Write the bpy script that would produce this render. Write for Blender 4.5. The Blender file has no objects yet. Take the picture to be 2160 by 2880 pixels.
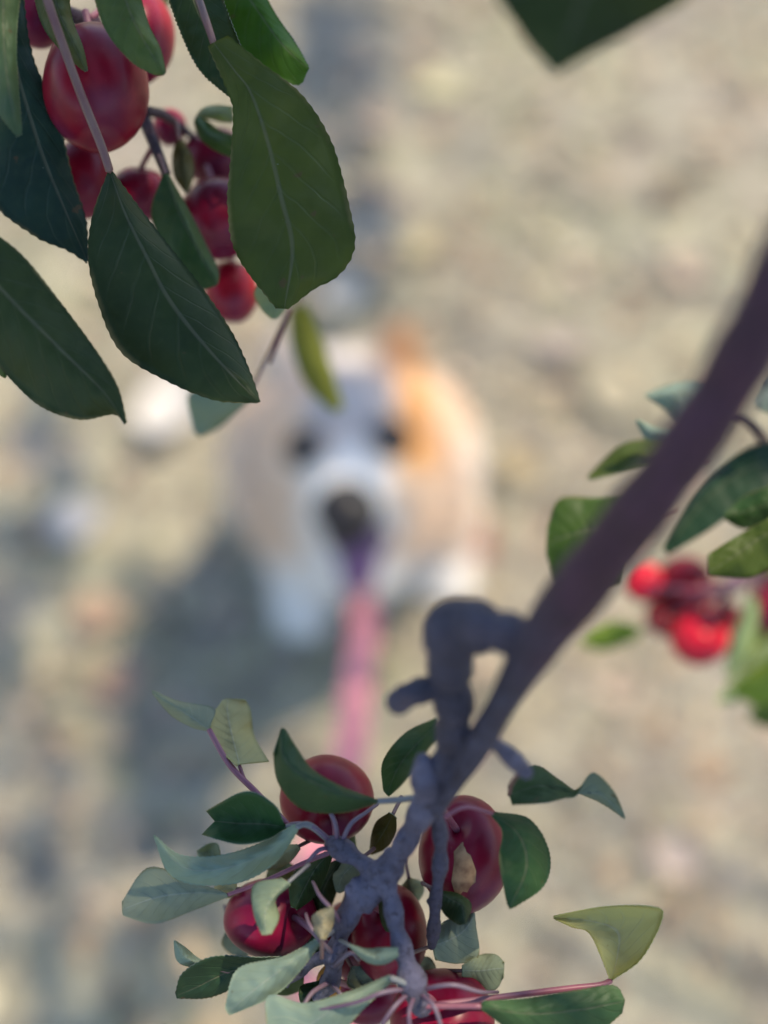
import bpy, bmesh, math, random
import numpy as np
from mathutils import Vector, noise, Matrix
from mathutils.bvhtree import BVHTree

random.seed(7); rng = np.random.default_rng(7)
S = bpy.context.scene
COL = S.collection

# ------------------------------------------------------------------ camera, sky, sun, exposure
CAM = Vector((0, 0, 1.45)); PITCH = math.radians(60)      # looking 60 degrees down
FPX = 3600.0                                               # focal length in pixels of the 2160 x 2880 photograph
FWD = Vector((0, math.cos(PITCH), -math.sin(PITCH)))
UPV = Vector((0, math.sin(PITCH), math.cos(PITCH)))
RGT = Vector((1, 0, 0))
cd = bpy.data.cameras.new('camera'); cam = bpy.data.objects.new('camera', cd); COL.objects.link(cam)
cam.location = CAM; cam.rotation_euler = (math.pi/2 - PITCH, 0, 0)
cd.sensor_fit = 'VERTICAL'; cd.sensor_height = 36; cd.sensor_width = 27
cd.lens = 45; cd.clip_start = 0.01; cd.clip_end = 500
cd.dof.use_dof = True; cd.dof.focus_distance = 0.338; cd.dof.aperture_fstop = 3.1; cd.dof.aperture_blades = 0
S.camera = cam

SUN = Vector((0.40, 0.24, 0.88)).normalized()              # towards the sun
w = bpy.data.worlds.new('World'); S.world = w; w.use_nodes = True
nt = w.node_tree; bg = nt.nodes['Background']
sky = nt.nodes.new('ShaderNodeTexSky'); sky.sky_type = 'NISHITA'; sky.sun_disc = False
sky.dust_density = 0.4; sky.ozone_density = 1.8; sky.sun_elevation = math.asin(SUN.z); sky.sun_rotation = math.atan2(SUN.x, SUN.y)
nt.links.new(sky.outputs[0], bg.inputs[0]); bg.inputs[1].default_value = 0.15
sl = bpy.data.lights.new('sun', 'SUN'); sl.energy = 2.7; sl.angle = math.radians(0.6); sl.color = (1, 0.87, 0.64)
so = bpy.data.objects.new('sun', sl); COL.objects.link(so); so.location = (4, 0, 5)
so.rotation_euler = (-SUN).to_track_quat('-Z', 'Y').to_euler()
S.view_settings.view_transform = 'Standard'; S.view_settings.look = 'None'
S.view_settings.exposure = 1.22; S.view_settings.gamma = 1
S.cycles.use_denoising = True
S.cycles.max_bounces = 8; S.cycles.transparent_max_bounces = 8

def P(x, y, d):
    """a point of the photograph at a distance d along the view axis, as a place in the world"""
    return CAM + FWD*d + RGT*((x-1080)/FPX*d) - UPV*((y-1440)/FPX*d)

# ------------------------------------------------------------------ materials
def mat(name):
    m = bpy.data.materials.new(name); m.use_nodes = True
    return m, m.node_tree, m.node_tree.nodes['Principled BSDF']
def nd(t, typ, ins=None, **kw):
    n = t.nodes.new(typ)
    for k, v in kw.items(): setattr(n, k, v)
    for k, v in (ins or {}).items():
        if hasattr(v, 'is_output'): t.links.new(v, n.inputs[k])
        else: n.inputs[k].default_value = v
    return n
def mth(t, op, a, b=0.0, c=None):
    i = {0: a, 1: b}
    if c is not None: i[2] = c
    return nd(t, 'ShaderNodeMath', i, operation=op).outputs[0]
def mixc(t, f, a, b, blend='MIX'):
    n = nd(t, 'ShaderNodeMix', {}, data_type='RGBA', blend_type=blend)
    for k, v in ((0, f), (6, a), (7, b)):
        if hasattr(v, 'is_output'): t.links.new(v, n.inputs[k])
        else: n.inputs[k].default_value = v if k == 0 else (*v[:3], 1)
    return n.outputs[2]
def noi(t, scale, detail=3.0, coord=None, rough=0.55):
    n = nd(t, 'ShaderNodeTexNoise', {'Scale': scale, 'Detail': detail, 'Roughness': rough})
    if coord is not None: t.links.new(coord, n.inputs['Vector'])
    return n.outputs[0]
def ramp(t, f, stops):
    n = nd(t, 'ShaderNodeValToRGB', {0: f}); e = n.color_ramp.elements
    while len(e) < len(stops): e.new(0.5)
    for k, (p, c) in enumerate(stops): e[k].position = p; e[k].color = (*c, 1)
    return n.outputs[0]
def step(t, x, a, b):
    n = nd(t, 'ShaderNodeMapRange', {0: x, 1: a, 2: b, 3: 0.0, 4: 1.0}, interpolation_type='SMOOTHSTEP')
    return n.outputs[0]

def leaf_material(name, under):
    m, t, b = mat(name)
    col = nd(t, 'ShaderNodeObjectInfo').outputs['Color']; rnd = nd(t, 'ShaderNodeObjectInfo').outputs['Random']
    uv = nd(t, 'ShaderNodeUVMap').outputs[0]; sp = nd(t, 'ShaderNodeSeparateXYZ', {0: uv})
    oc = nd(t, 'ShaderNodeTexCoord').outputs['Object']
    s = mth(t, 'ABSOLUTE', mth(t, 'SUBTRACT', mth(t, 'MULTIPLY', sp.outputs[0], 2.0), 1.0))
    wob = mth(t, 'MULTIPLY', mth(t, 'SUBTRACT', noi(t, 90, 2, oc), 0.5), 0.55)
    ph = mth(t, 'FRACT', mth(t, 'ADD', mth(t, 'SUBTRACT', mth(t, 'MULTIPLY', sp.outputs[1], 8.0), mth(t, 'MULTIPLY', s, 2.0)), wob))
    dv = mth(t, 'ABSOLUTE', mth(t, 'SUBTRACT', ph, 0.5))
    vein = mth(t, 'MULTIPLY', mth(t, 'SUBTRACT', 1.0, step(t, dv, 0.02, 0.085)), mth(t, 'SUBTRACT', 1.0, step(t, s, 0.55, 0.98)))
    rib = mth(t, 'SUBTRACT', 1.0, step(t, s, 0.015, 0.055))
    fine = noi(t, 420, 4, oc); big = noi(t, 55, 3, oc)
    if not under: col = mixc(t, 1.0, col, (1.12, 0.94, 0.50), 'MULTIPLY')
    if under:
        base = mixc(t, 0.38, col, (0.36, 0.385, 0.31))
        base = mixc(t, step(t, big, 0.35, 0.75), base, mixc(t, 0.4, base, (0.30, 0.33, 0.18)))
        base = mixc(t, mth(t, 'MULTIPLY', vein, 0.18), base, (0.36, 0.42, 0.33))
        base = mixc(t, mth(t, 'MULTIPLY', rib, 0.4), base, (0.40, 0.42, 0.36))
        b.inputs['Roughness'].default_value = 0.62; b.inputs['Specular IOR Level'].default_value = 0.3
    else:
        base = mixc(t, step(t, big, 0.3, 0.8), col, mixc(t, 1.0, col, (0.62, 0.66, 0.75), 'MULTIPLY'))
        base = mixc(t, mth(t, 'MULTIPLY', step(t, noi(t, 30, 2, oc), 0.62, 0.75), 0.5), base, mixc(t, 0.6, col, (0.16, 0.12, 0.03)))
        base = mixc(t, mth(t, 'MULTIPLY', step(t, fine, 0.4, 0.9), 0.35), base, mixc(t, 0.5, col, (0.09, 0.12, 0.05)))
        base = mixc(t, mth(t, 'MULTIPLY', vein, 0.07), base, (0.13, 0.16, 0.085))
        base = mixc(t, mth(t, 'MULTIPLY', rib, 0.45), base, (0.17, 0.16, 0.10))
        t.links.new(mth(t, 'ADD', 0.36, mth(t, 'MULTIPLY', fine, 0.3)), b.inputs['Roughness'])
        b.inputs['Specular IOR Level'].default_value = 0.27
    base = mixc(t, mth(t, 'MULTIPLY', step(t, noi(t, 210, 2, oc), 0.70, 0.76), 0.7), base, (0.10, 0.055, 0.025))
    base = mixc(t, mth(t, 'MULTIPLY', mth(t, 'MULTIPLY', step(t, s, 0.90, 1.0), step(t, noi(t, 60, 2, oc), 0.45, 0.65)), 0.8), base, (0.24, 0.19, 0.07))
    t.links.new(base, b.inputs['Base Color'])
    h = mth(t, 'ADD', mth(t, 'MULTIPLY', fine, 0.25), mth(t, 'MULTIPLY', mth(t, 'ADD', vein, rib), -0.5 if not under else 0.5))
    bp = nd(t, 'ShaderNodeBump', {'Strength': 0.55, 'Distance': 0.0006, 'Height': h})
    t.links.new(bp.outputs[0], b.inputs['Normal'])
    tr = nd(t, 'ShaderNodeBsdfTranslucent', {0: mixc(t, 0.55, base, mixc(t, 1.0, col, (3.2, 3.0, 1.0), 'MULTIPLY'))})
    mx = nd(t, 'ShaderNodeMixShader', {0: 0.36})
    t.links.new(b.outputs[0], mx.inputs[1]); t.links.new(tr.outputs[0], mx.inputs[2])
    t.links.new(mx.outputs[0], t.nodes['Material Output'].inputs[0])
    return m
M_TOP = leaf_material('leaf_upper', False); M_UND = leaf_material('leaf_under', True)

def bark_material(name, a, b_, c):
    m, t, b = mat(name); oc = nd(t, 'ShaderNodeTexCoord').outputs['Object']
    n1 = noi(t, 110, 4, oc); n2 = noi(t, 520, 5, oc, 0.75)
    base = mixc(t, step(t, n1, 0.35, 0.7), a, b_)
    base = mixc(t, mth(t, 'MULTIPLY', step(t, n2, 0.50, 0.66), 0.85), base, c)
    t.links.new(base, b.inputs['Base Color'])
    t.links.new(mth(t, 'ADD', 0.38, mth(t, 'MULTIPLY', n2, 0.35)), b.inputs['Roughness'])
    bp = nd(t, 'ShaderNodeBump', {'Strength': 0.9, 'Distance': 0.0018, 'Height': mth(t, 'ADD', n2, n1)})
    t.links.new(bp.outputs[0], b.inputs['Normal'])
    return m
M_BARK = bark_material('bark', (0.032, 0.010, 0.021), (0.044, 0.018, 0.035), (0.013, 0.003, 0.008))
M_TWIG = bark_material('young_bark', (0.072, 0.063, 0.098), (0.122, 0.114, 0.172), (0.026, 0.017, 0.030))
M_SPUR = bark_material('spur_bark', (0.040, 0.033, 0.055), (0.062, 0.056, 0.092), (0.020, 0.013, 0.022))
def branch_material():
    m, t, b = mat('branch_bark'); oc = nd(t, 'ShaderNodeTexCoord').outputs['Object']; k = nd(t, 'ShaderNodeAttribute', attribute_name='skin').outputs['Fac']
    n1 = noi(t, 110, 4, oc); n2 = noi(t, 520, 5, oc, 0.75); e = step(t, n1, 0.35, 0.7)
    base = mixc(t, k, mixc(t, e, (0.046, 0.010, 0.022), (0.062, 0.016, 0.038)), mixc(t, e, (0.036, 0.030, 0.050), (0.058, 0.052, 0.086)))
    base = mixc(t, mth(t, 'MULTIPLY', step(t, n2, 0.50, 0.66), 0.8), base, (0.014, 0.006, 0.011)); t.links.new(base, b.inputs['Base Color'])
    t.links.new(mth(t, 'ADD', 0.40, mth(t, 'MULTIPLY', n2, 0.35)), b.inputs['Roughness'])
    bp = nd(t, 'ShaderNodeBump', {'Strength': 0.9, 'Distance': 0.0018, 'Height': mth(t, 'ADD', n2, n1)}); t.links.new(bp.outputs[0], b.inputs['Normal'])
    return m
M_BRANCH = branch_material()
M_TRUNK = bark_material('trunk_bark', (0.10, 0.08, 0.07), (0.16, 0.13, 0.11), (0.06, 0.045, 0.04))
def plain(name, c1, c2, rough=0.6, scale=200.0, spec=0.4):
    m, t, b = mat(name); oc = nd(t, 'ShaderNodeTexCoord').outputs['Object']
    t.links.new(mixc(t, step(t, noi(t, scale, 3, oc), 0.3, 0.7), c1, c2), b.inputs['Base Color'])
    b.inputs['Roughness'].default_value = rough; b.inputs['Specular IOR Level'].default_value = spec
    return m
M_PET = plain('petiole', (0.14, 0.062, 0.058), (0.16, 0.10, 0.08), 0.5, 70)
M_PETR = plain('petiole_red', (0.17, 0.045, 0.075), (0.22, 0.09, 0.11), 0.45, 70)
M_PETG = plain('petiole_pale', (0.12, 0.11, 0.115), (0.17, 0.18, 0.175), 0.5, 70)
M_PETL = plain('fruit_stalk', (0.10, 0.052, 0.085), (0.14, 0.105, 0.13), 0.5, 70)
M_CAL = plain('calyx', (0.10, 0.06, 0.045), (0.17, 0.11, 0.07), 0.8, 300)

def apple_material():
    m, t, b = mat('apple_skin'); oc = nd(t, 'ShaderNodeTexCoord').outputs['Object']
    col = mixc(t, 1.0, nd(t, 'ShaderNodeObjectInfo').outputs['Color'], (0.88, 0.40, 0.62), 'MULTIPLY')
    n1 = noi(t, 45, 3, oc); n2 = noi(t, 120, 4, oc); n3 = noi(t, 900, 2, oc)
    base = mixc(t, step(t, n1, 0.35, 0.7), col, mixc(t, 1.0, col, (0.45, 0.35, 0.75), 'MULTIPLY'))
    base = mixc(t, mth(t, 'MULTIPLY', step(t, n2, 0.5, 0.8), 0.40), base, (0.26, 0.030, 0.022))
    base = mixc(t, mth(t, 'MULTIPLY', step(t, noi(t, 34, 2, oc), 0.5, 0.72), 0.20), base, (0.22, 0.07, 0.16))
    base = mixc(t, mth(t, 'MULTIPLY', step(t, n3, 0.70, 0.78), 0.30), base, (0.30, 0.12, 0.09))
    t.links.new(base, b.inputs['Base Color'])
    t.links.new(mth(t, 'ADD', 0.20, mth(t, 'MULTIPLY', n2, 0.30)), b.inputs['Roughness'])
    b.inputs['IOR'].default_value = 1.33; b.inputs['Specular IOR Level'].default_value = 0.42
    bp = nd(t, 'ShaderNodeBump', {'Strength': 0.15, 'Distance': 0.0006, 'Height': n2})
    t.links.new(bp.outputs[0], b.inputs['Normal'])
    return m
M_APPLE = apple_material()

# ------------------------------------------------------------------ mesh helpers
def link(name, me, m, parent=None, smooth=True):
    o = bpy.data.objects.new(name, me); COL.objects.link(o)
    for x in (m if isinstance(m, (list, tuple)) else [m]):
        if x: me.materials.append(x)
    if smooth: me.polygons.foreach_set('use_smooth', [True]*len(me.polygons))
    if parent: o.parent = parent
    return o
def mesh(name, v, f):
    me = bpy.data.meshes.new(name); me.from_pydata([tuple(p) for p in v], [], f); me.update(); return me
def tag(o, label, cat, group=None):
    o['label'] = label; o['category'] = cat
    if group: o['group'] = group
    return o
def empty(name, loc=(0, 0, 0)):
    o = bpy.data.objects.new(name, None); COL.objects.link(o); o.location = loc; o.empty_display_size = 0.02; return o
def under(o, parent):
    """parent without moving: the parents are unrotated empties"""
    o.parent = parent; o.matrix_parent_inverse = Matrix.Translation(-parent.location)
    return o
def cr(pts, n):
    """Catmull-Rom through pts (k-vectors), n samples evenly by length"""
    p = np.array(pts, float)
    if len(p) == 2: return p[0] + (p[1]-p[0])*np.linspace(0, 1, n)[:, None]
    q = np.vstack([2*p[0]-p[1], p, 2*p[-1]-p[-2]]); out = []
    for i in range(1, len(q)-2):
        for u in np.linspace(0, 1, 16, endpoint=False):
            a, b, c, d = q[i-1], q[i], q[i+1], q[i+2]
            out.append(0.5*((2*b)+(-a+c)*u+(2*a-5*b+4*c-d)*u*u+(-a+3*b-3*c+d)*u**3))
    out.append(p[-1]); out = np.array(out)
    L = np.concatenate([[0], np.cumsum(np.linalg.norm(np.diff(out[:, :2] if out.shape[1] <= 4 else out, axis=0), axis=1))])
    tt = np.linspace(0, L[-1], n)
    return np.stack([np.interp(tt, L, out[:, k]) for k in range(out.shape[1])], 1)

def tube_world(name, wp, rad, m, parent=None, sides=12, rough=0.0, knots=0.0):
    """a stem along world points with its own radii, uneven when rough > 0"""
    v, f = [], []; n = len(wp); up = Vector((0.3, 0.2, 0.93)); off = random.random()*50
    for i in range(n):
        tg = (Vector(wp[min(i+1, n-1)]) - Vector(wp[max(i-1, 0)])).normalized()
        a = up - tg*up.dot(tg); a.normalize(); up = a; b = tg.cross(a)
        for k in range(sides):
            th = 2*math.pi*k/sides; dr = a*math.cos(th)+b*math.sin(th); r = rad[i]
            if rough:
                q = Vector(wp[i])*90 + dr*1.4; r *= 1 + rough*noise.noise(q + Vector((off, 0, 0))) + rough*0.6*noise.noise(q*3.1)
            if knots: r *= 1 + knots*max(0, math.sin(i*1.9+off))**3
            v.append(Vector(wp[i]) + dr*r)
    for i in range(n-1):
        for k in range(sides):
            k2 = (k+1) % sides; f.append((i*sides+k, i*sides+k2, (i+1)*sides+k2, (i+1)*sides+k))
    for i, s in ((0, -1), (n-1, 1)):
        tg = (Vector(wp[min(i+1, n-1)]) - Vector(wp[max(i-1, 0)])).normalized()
        v.append(Vector(wp[i]) + tg*s*rad[i]*0.75); c = len(v)-1
        for k in range(sides):
            e = (i*sides+k, i*sides+(k+1) % sides); f.append((e[1], e[0], c) if s < 0 else (e[0], e[1], c))
    return link(name, mesh(name, v, f), m, parent)
def stem(name, pts, m, parent, per=7, sides=14, rough=0.10, knots=0.0):
    """pts: (x, y, d, half width in photo pixels)"""
    p = cr(pts, per*len(pts))
    return tube_world(name, [P(*q[:3]) for q in p], [max(2.0, q[3])/FPX*q[2] for q in p], m, parent, sides, rough, knots)

def remeshed(bm, voxel, smooth):
    me = bpy.data.meshes.new('tmp'); bm.to_mesh(me); bm.free()
    tmp = bpy.data.objects.new('tmp', me); COL.objects.link(tmp)
    r = tmp.modifiers.new('r', 'REMESH'); r.mode = 'VOXEL'; r.voxel_size = voxel
    sm = tmp.modifiers.new('s', 'SMOOTH'); sm.iterations = smooth; sm.factor = 0.5
    dg = bpy.context.evaluated_depsgraph_get(); out = bpy.data.meshes.new_from_object(tmp.evaluated_get(dg))
    bpy.data.objects.remove(tmp); bpy.data.meshes.remove(me); out.materials.clear(); return out
def knobbly(name, paths, m, bud, smooth_first=False):
    """a gnarled fruit spur: one continuous body grown round its axes, with swollen nodes and bud scars"""
    bm = bmesh.new(); R = random.Random(len(paths)*7+int(bud*10))
    def ball(p, r): bmesh.ops.create_icosphere(bm, subdivisions=2, radius=r, matrix=Matrix.Translation(p))
    for j, pts in enumerate(paths):
        pl = sum(math.dist(a[:2], b[:2]) for a, b in zip(pts, pts[1:])); n = max(8, int(pl/9)); q = cr(pts, n); ph = R.random()*6; calm = smooth_first and j == 0
        for i, z in enumerate(q):
            r = z[3]/FPX*z[2]*((1.0+0.035*math.sin(i*0.21+ph)+0.02*math.sin(i*0.083)) if calm else (0.90+0.13*math.sin(i*0.62+ph)+R.uniform(-.05, .05))); p = P(*z[:3])
            ball(p, r)
            if R.random() < (0.10 if calm else bud*0.40):
                e = Vector((R.gauss(0, 1), R.gauss(0, 1), R.gauss(0, 1))).normalized(); ball(p+e*r*(0.93 if calm else 0.85), r*(R.uniform(0.10, 0.2) if calm else R.uniform(0.25, 0.48)))
    me = remeshed(bm, 0.00042, 2)
    return link(name, me, m)

def leaf(par, mid, L, R, d=(0.335, 0.335), dl=0.004, dr=0.004, c=(0.045, 0.09, 0.03), und=False, pet=None, pm=None, wave=0.0012, serr=2.2, pw=6.0, label=None, n=62, bend=0.0):
    """a leaf blade with an upper and a lower skin: midrib and both margins as space curves; dl, dr: how far the margins lie behind the midrib"""
    M = cr(mid, n); A = cr(L, n); B = cr(R, n); K = 7; off = random.random()*40
    rows, uvs = [], []
    for i in range(n):
        t = i/(n-1); e = math.sin(math.pi*min(1, max(0, t)))**0.6; dm = d[0]+(d[1]-d[0])*t - bend*math.sin(math.pi*t)
        row = []
        for k in range(-K, K+1):
            s = abs(k)/K; E = A[i] if k < 0 else B[i]; de = dl if k < 0 else dr
            x, y = M[i]*(1-s)+E*s
            if s == 1 and 0 < i < n-1:
                g = (E-M[i]); g = g/(np.linalg.norm(g)+1e-6); q = 0.6*serr*(1 if i % 2 else -0.6)*(0.6+0.8*random.random()); x += g[0]*q; y += g[1]*q
            dd = dm + de*e*(s**1.6) + wave*s*math.sin(t*11+off+(2 if k < 0 else 0))*e + 0.0017*noise.noise(Vector((x*0.009, y*0.009, off))) + 0.0005*noise.noise(Vector((x*0.035, y*0.035, off))) + 0.00022*math.sin(6.283*(8*t-2*s))*(1-s)*e
            row.append(P(x, y, dd)); uvs.append((k/K*0.5+0.5, t))
        rows.append(row)
    W = 2*K+1; vs = [p for r in rows for p in r]; fs = []
    for i in range(n-1):
        for k in range(W-1): fs.append((i*W+k, i*W+k+1, (i+1)*W+k+1, (i+1)*W+k))
    tmp = mesh('leaf', vs, fs); nr = [Vector(x.normal) for x in tmp.vertices]; bpy.data.meshes.remove(tmp)
    # which skin looks at the camera in the broadest part of the blade
    ar = 0.0
    for f in fs:
        a, b, c_, d_ = (vs[q] for q in f); nn = (c_-a).cross(d_-b); ar += nn.dot(CAM-a)
    sg = 1 if ar > 0 else -1
    if und: sg = -sg
    th = 0.00013; N = len(vs)
    v2 = [p + q*(sg*th) for p, q in zip(vs, nr)] + [p - q*(sg*th) for p, q in zip(vs, nr)]
    f2 = [(f if sg > 0 else f[::-1]) for f in fs] + [tuple(x+N for x in (f[::-1] if sg > 0 else f)) for f in fs]
    mi = [0]*len(fs) + [1]*len(fs)
    edge = [i*W for i in range(n)] + [(n-1)*W+k for k in range(1, W)] + [i*W+W-1 for i in range(n-2, -1, -1)] + [k for k in range(W-2, 0, -1)]
    for i in range(len(edge)):
        a, b = edge[i], edge[(i+1) % len(edge)]; f2.append((a, b, b+N, a+N)); mi.append(1)
    base = P(*mid[0], d[0]); me = mesh('leaf', [p-base for p in v2], f2)
    ul = me.uv_layers.new(name='UVMap'); uv2 = uvs+uvs; vi = np.zeros(len(me.loops), int); me.loops.foreach_get('vertex_index', vi)
    ul.data.foreach_set('uv', np.array(uv2)[vi].ravel())
    o = link('leaf', me, [M_TOP, M_UND]); o.location = base; me.polygons.foreach_set('material_index', mi)
    o.color = (*c, 1); under(o, par)
    if label: o['label'] = label
    # stalk, running on as the raised midrib on the lower side
    if pet is None:
        g = np.array(mid[0], float)-np.array(mid[1], float); g = g/np.linalg.norm(g)*55; pet = [(mid[0][0]+g[0], mid[0][1]+g[1], d[0]+0.006)]
    pts = [(*q, pw) for q in pet] + [(*mid[0], d[0]+0.0004, pw*0.9)]
    mm = cr(mid, 8)
    for i in ():
        t = i/7; dm = d[0]+(d[1]-d[0])*t - bend*math.sin(math.pi*t)
        rw = pw*(1-t)*0.42+0.7; pts.append((*mm[i], dm + (1 if not und else -0.3)*rw/FPX*dm*1.0 + (0.0002 if not und else 0), rw))
    st = cr(pts, 6*len(pts)); pt = tube_world('petiole', [P(*q[:3])-base for q in st], [max(0.8, q[3])/FPX*q[2] for q in st], pm or M_PET, None, 8, 0.05)
    pt.parent = o
    return o

APPLES = 'crab apples on the branches'
def apple(x, y, rx, ry, d, label, col=(0.24, 0.012, 0.028), stalk=None, tilt=None, scar=False):
    """x, y, rx, ry in photo pixels; stalk: photo points from the fruit outwards"""
    c = P(x, y, d); a = rx/FPX*d; b = ry/FPX*d
    r0 = empty('crab_apple', c)
    if stalk: ax = (P(*stalk[0]) - c).normalized()
    else: ax = Vector(tilt or (0.1, 0.25, 0.95)).normalized()
    bx = ax.orthogonal().normalized(); by = ax.cross(bx)
    seg, rings = 30, 22; v, f = [], []; off = random.random()*30; R = (a+b)/2
    for i in range(rings+1):
        th = math.pi*i/rings; h = math.cos(th); s = math.sin(th)
        dim = 0.26*math.exp(-(s/0.30)**2)*(1 if h > 0 else 0.55)
        for k in range(seg):
            ph = 2*math.pi*k/seg; lob = 1+0.018*math.cos(5*ph)*(1-h)*0.5
            p = (bx*math.cos(ph)+by*math.sin(ph))*(s*lob) + ax*(h*(0.97-dim))
            # stretch to the outline seen in the photograph, up the picture and across it
            p = p*R; up = p.dot(UPV); rg = p.dot(RGT)
            p = p + UPV*(up*(b/R-1)) + RGT*(rg*(a/R-1))
            p *= 1+0.02*noise.noise(p*60+Vector((off, 0, 0)))
            v.append(p)
    for i in range(rings):
        for k in range(seg):
            k2 = (k+1) % seg; f.append((i*seg+k, (i+1)*seg+k, (i+1)*seg+k2, i*seg+k2))
    o = link('fruit', mesh('fruit', v, f), M_APPLE, r0); o.color = (*col, 1)
    # dried flower end
    v, f = [], []; e = -ax*R*0.70
    for k in range(5):
        ph = 2*math.pi*k/5; dr = bx*math.cos(ph)+by*math.sin(ph); tn = ax.cross(dr)
        q = len(v); v += [e+dr*R*0.03+tn*R*0.06, e+dr*R*0.03-tn*R*0.06, e+dr*R*0.17-ax*R*0.16-tn*R*0.03, e+dr*R*0.20-ax*R*0.20, e+dr*R*0.17-ax*R*0.16+tn*R*0.03, e+dr*R*0.05-ax*R*0.08]
        f += [(q, q+1, q+5), (q+1, q+2, q+5), (q+2, q+3, q+5), (q+3, q+4, q+5), (q+4, q, q+5)]
    link('calyx', mesh('calyx', v, f), M_CAL, r0)
    if stalk:
        pts = [c + ax*R*0.60, c+ax*R*0.95] + [P(*q) for q in stalk[1:]]
    else:
        pts = [c + ax*R*0.60, c+ax*R*1.0, c+ax*R*1.6+Vector((0.004, 0.01, 0.004))]
    q = cr([tuple(p-c) + (0,) for p in pts], 6*len(pts))[:, :3]
    tube_world('stalk', [Vector(z) for z in q], [0.00085+0.0004*abs(i/len(q)-0.4) for i in range(len(q))], M_PETR, r0, 8, 0.1)
    tag(r0, label, 'apple', APPLES)
    return r0

# ------------------------------------------------------------------ ground
def ground():
    m, t, b = mat('dry_lawn'); oc = nd(t, 'ShaderNodeTexCoord').outputs['Object']
    n1 = noi(t, 3.2, 4, oc); n2 = noi(t, 14, 5, oc, 0.65); n3 = noi(t, 90, 5, oc, 0.7)
    base = ramp(t, n2, [(0.33, (0.13, 0.11, 0.09)), (0.43, (0.26, 0.225, 0.18)), (0.54, (0.37, 0.325, 0.245)), (0.66, (0.48, 0.425, 0.315))])
    base = mixc(t, mth(t, 'MULTIPLY', step(t, n1, 0.45, 0.62), 0.45), base, (0.38, 0.36, 0.22))
    base = mixc(t, mth(t, 'MULTIPLY', step(t, noi(t, 9, 3, oc), 0.56, 0.70), 0.45), base, (0.46, 0.36, 0.31))
    base = mixc(t, mth(t, 'MULTIPLY', step(t, n3, 0.48, 0.72), 0.35), base, (0.13, 0.11, 0.085))
    t.links.new(base, b.inputs['Base Color']); b.inputs['Roughness'].default_value = 0.95; b.inputs['Specular IOR Level'].default_value = 0.15
    bp = nd(t, 'ShaderNodeBump', {'Strength': 0.8, 'Distance': 0.012, 'Height': mth(t, 'ADD', n3, n2)})
    t.links.new(bp.outputs[0], b.inputs['Normal'])
    bm = bmesh.new(); xs = [-150, -40, -12, -5] + list(np.linspace(-2.6, 2.6, 53)) + [5, 12, 40, 150]
    ys = [-150, -40, -12, -4] + list(np.linspace(-1.6, 4.0, 57)) + [7, 14, 45, 150]
    g = [[bm.verts.new((x, y, 0.012*noise.noise(Vector((x*2.3, y*2.3, 0))) + 0.006*noise.noise(Vector((x*9, y*9, 3))))) for x in xs] for y in ys]
    for i in range(len(ys)-1):
        for j in range(len(xs)-1): bm.faces.new((g[i][j], g[i][j+1], g[i+1][j+1], g[i+1][j]))
    me = bpy.data.meshes.new('ground'); bm.to_mesh(me); bm.free()
    o = link('ground', me, m); o['kind'] = 'structure'
ground()

def attr_material(name, rough, trans=0.0, spec=0.3):
    m, t, b = mat(name); a = nd(t, 'ShaderNodeAttribute', attribute_name='tint')
    t.links.new(a.outputs[0], b.inputs['Base Color']); b.inputs['Roughness'].default_value = rough; b.inputs['Specular IOR Level'].default_value = spec
    if trans:
        tr = nd(t, 'ShaderNodeBsdfTranslucent', {0: a.outputs[0]}); mx = nd(t, 'ShaderNodeMixShader', {0: trans})
        t.links.new(b.outputs[0], mx.inputs[1]); t.links.new(tr.outputs[0], mx.inputs[2]); t.links.new(mx.outputs[0], t.nodes['Material Output'].inputs[0])
    return m
def tint(me, cols):
    at = me.color_attributes.new('tint', 'FLOAT_COLOR', 'POINT'); a = np.ones((len(me.vertices), 4)); a[:, :3] = cols; at.data.foreach_set('color', a.ravel())
M_GRASS = attr_material('grass', 0.7, 0.3); M_LITTER = attr_material('litter', 0.8, 0.2); M_CROWN = attr_material('crown_leaf', 0.45, 0.35)

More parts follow.
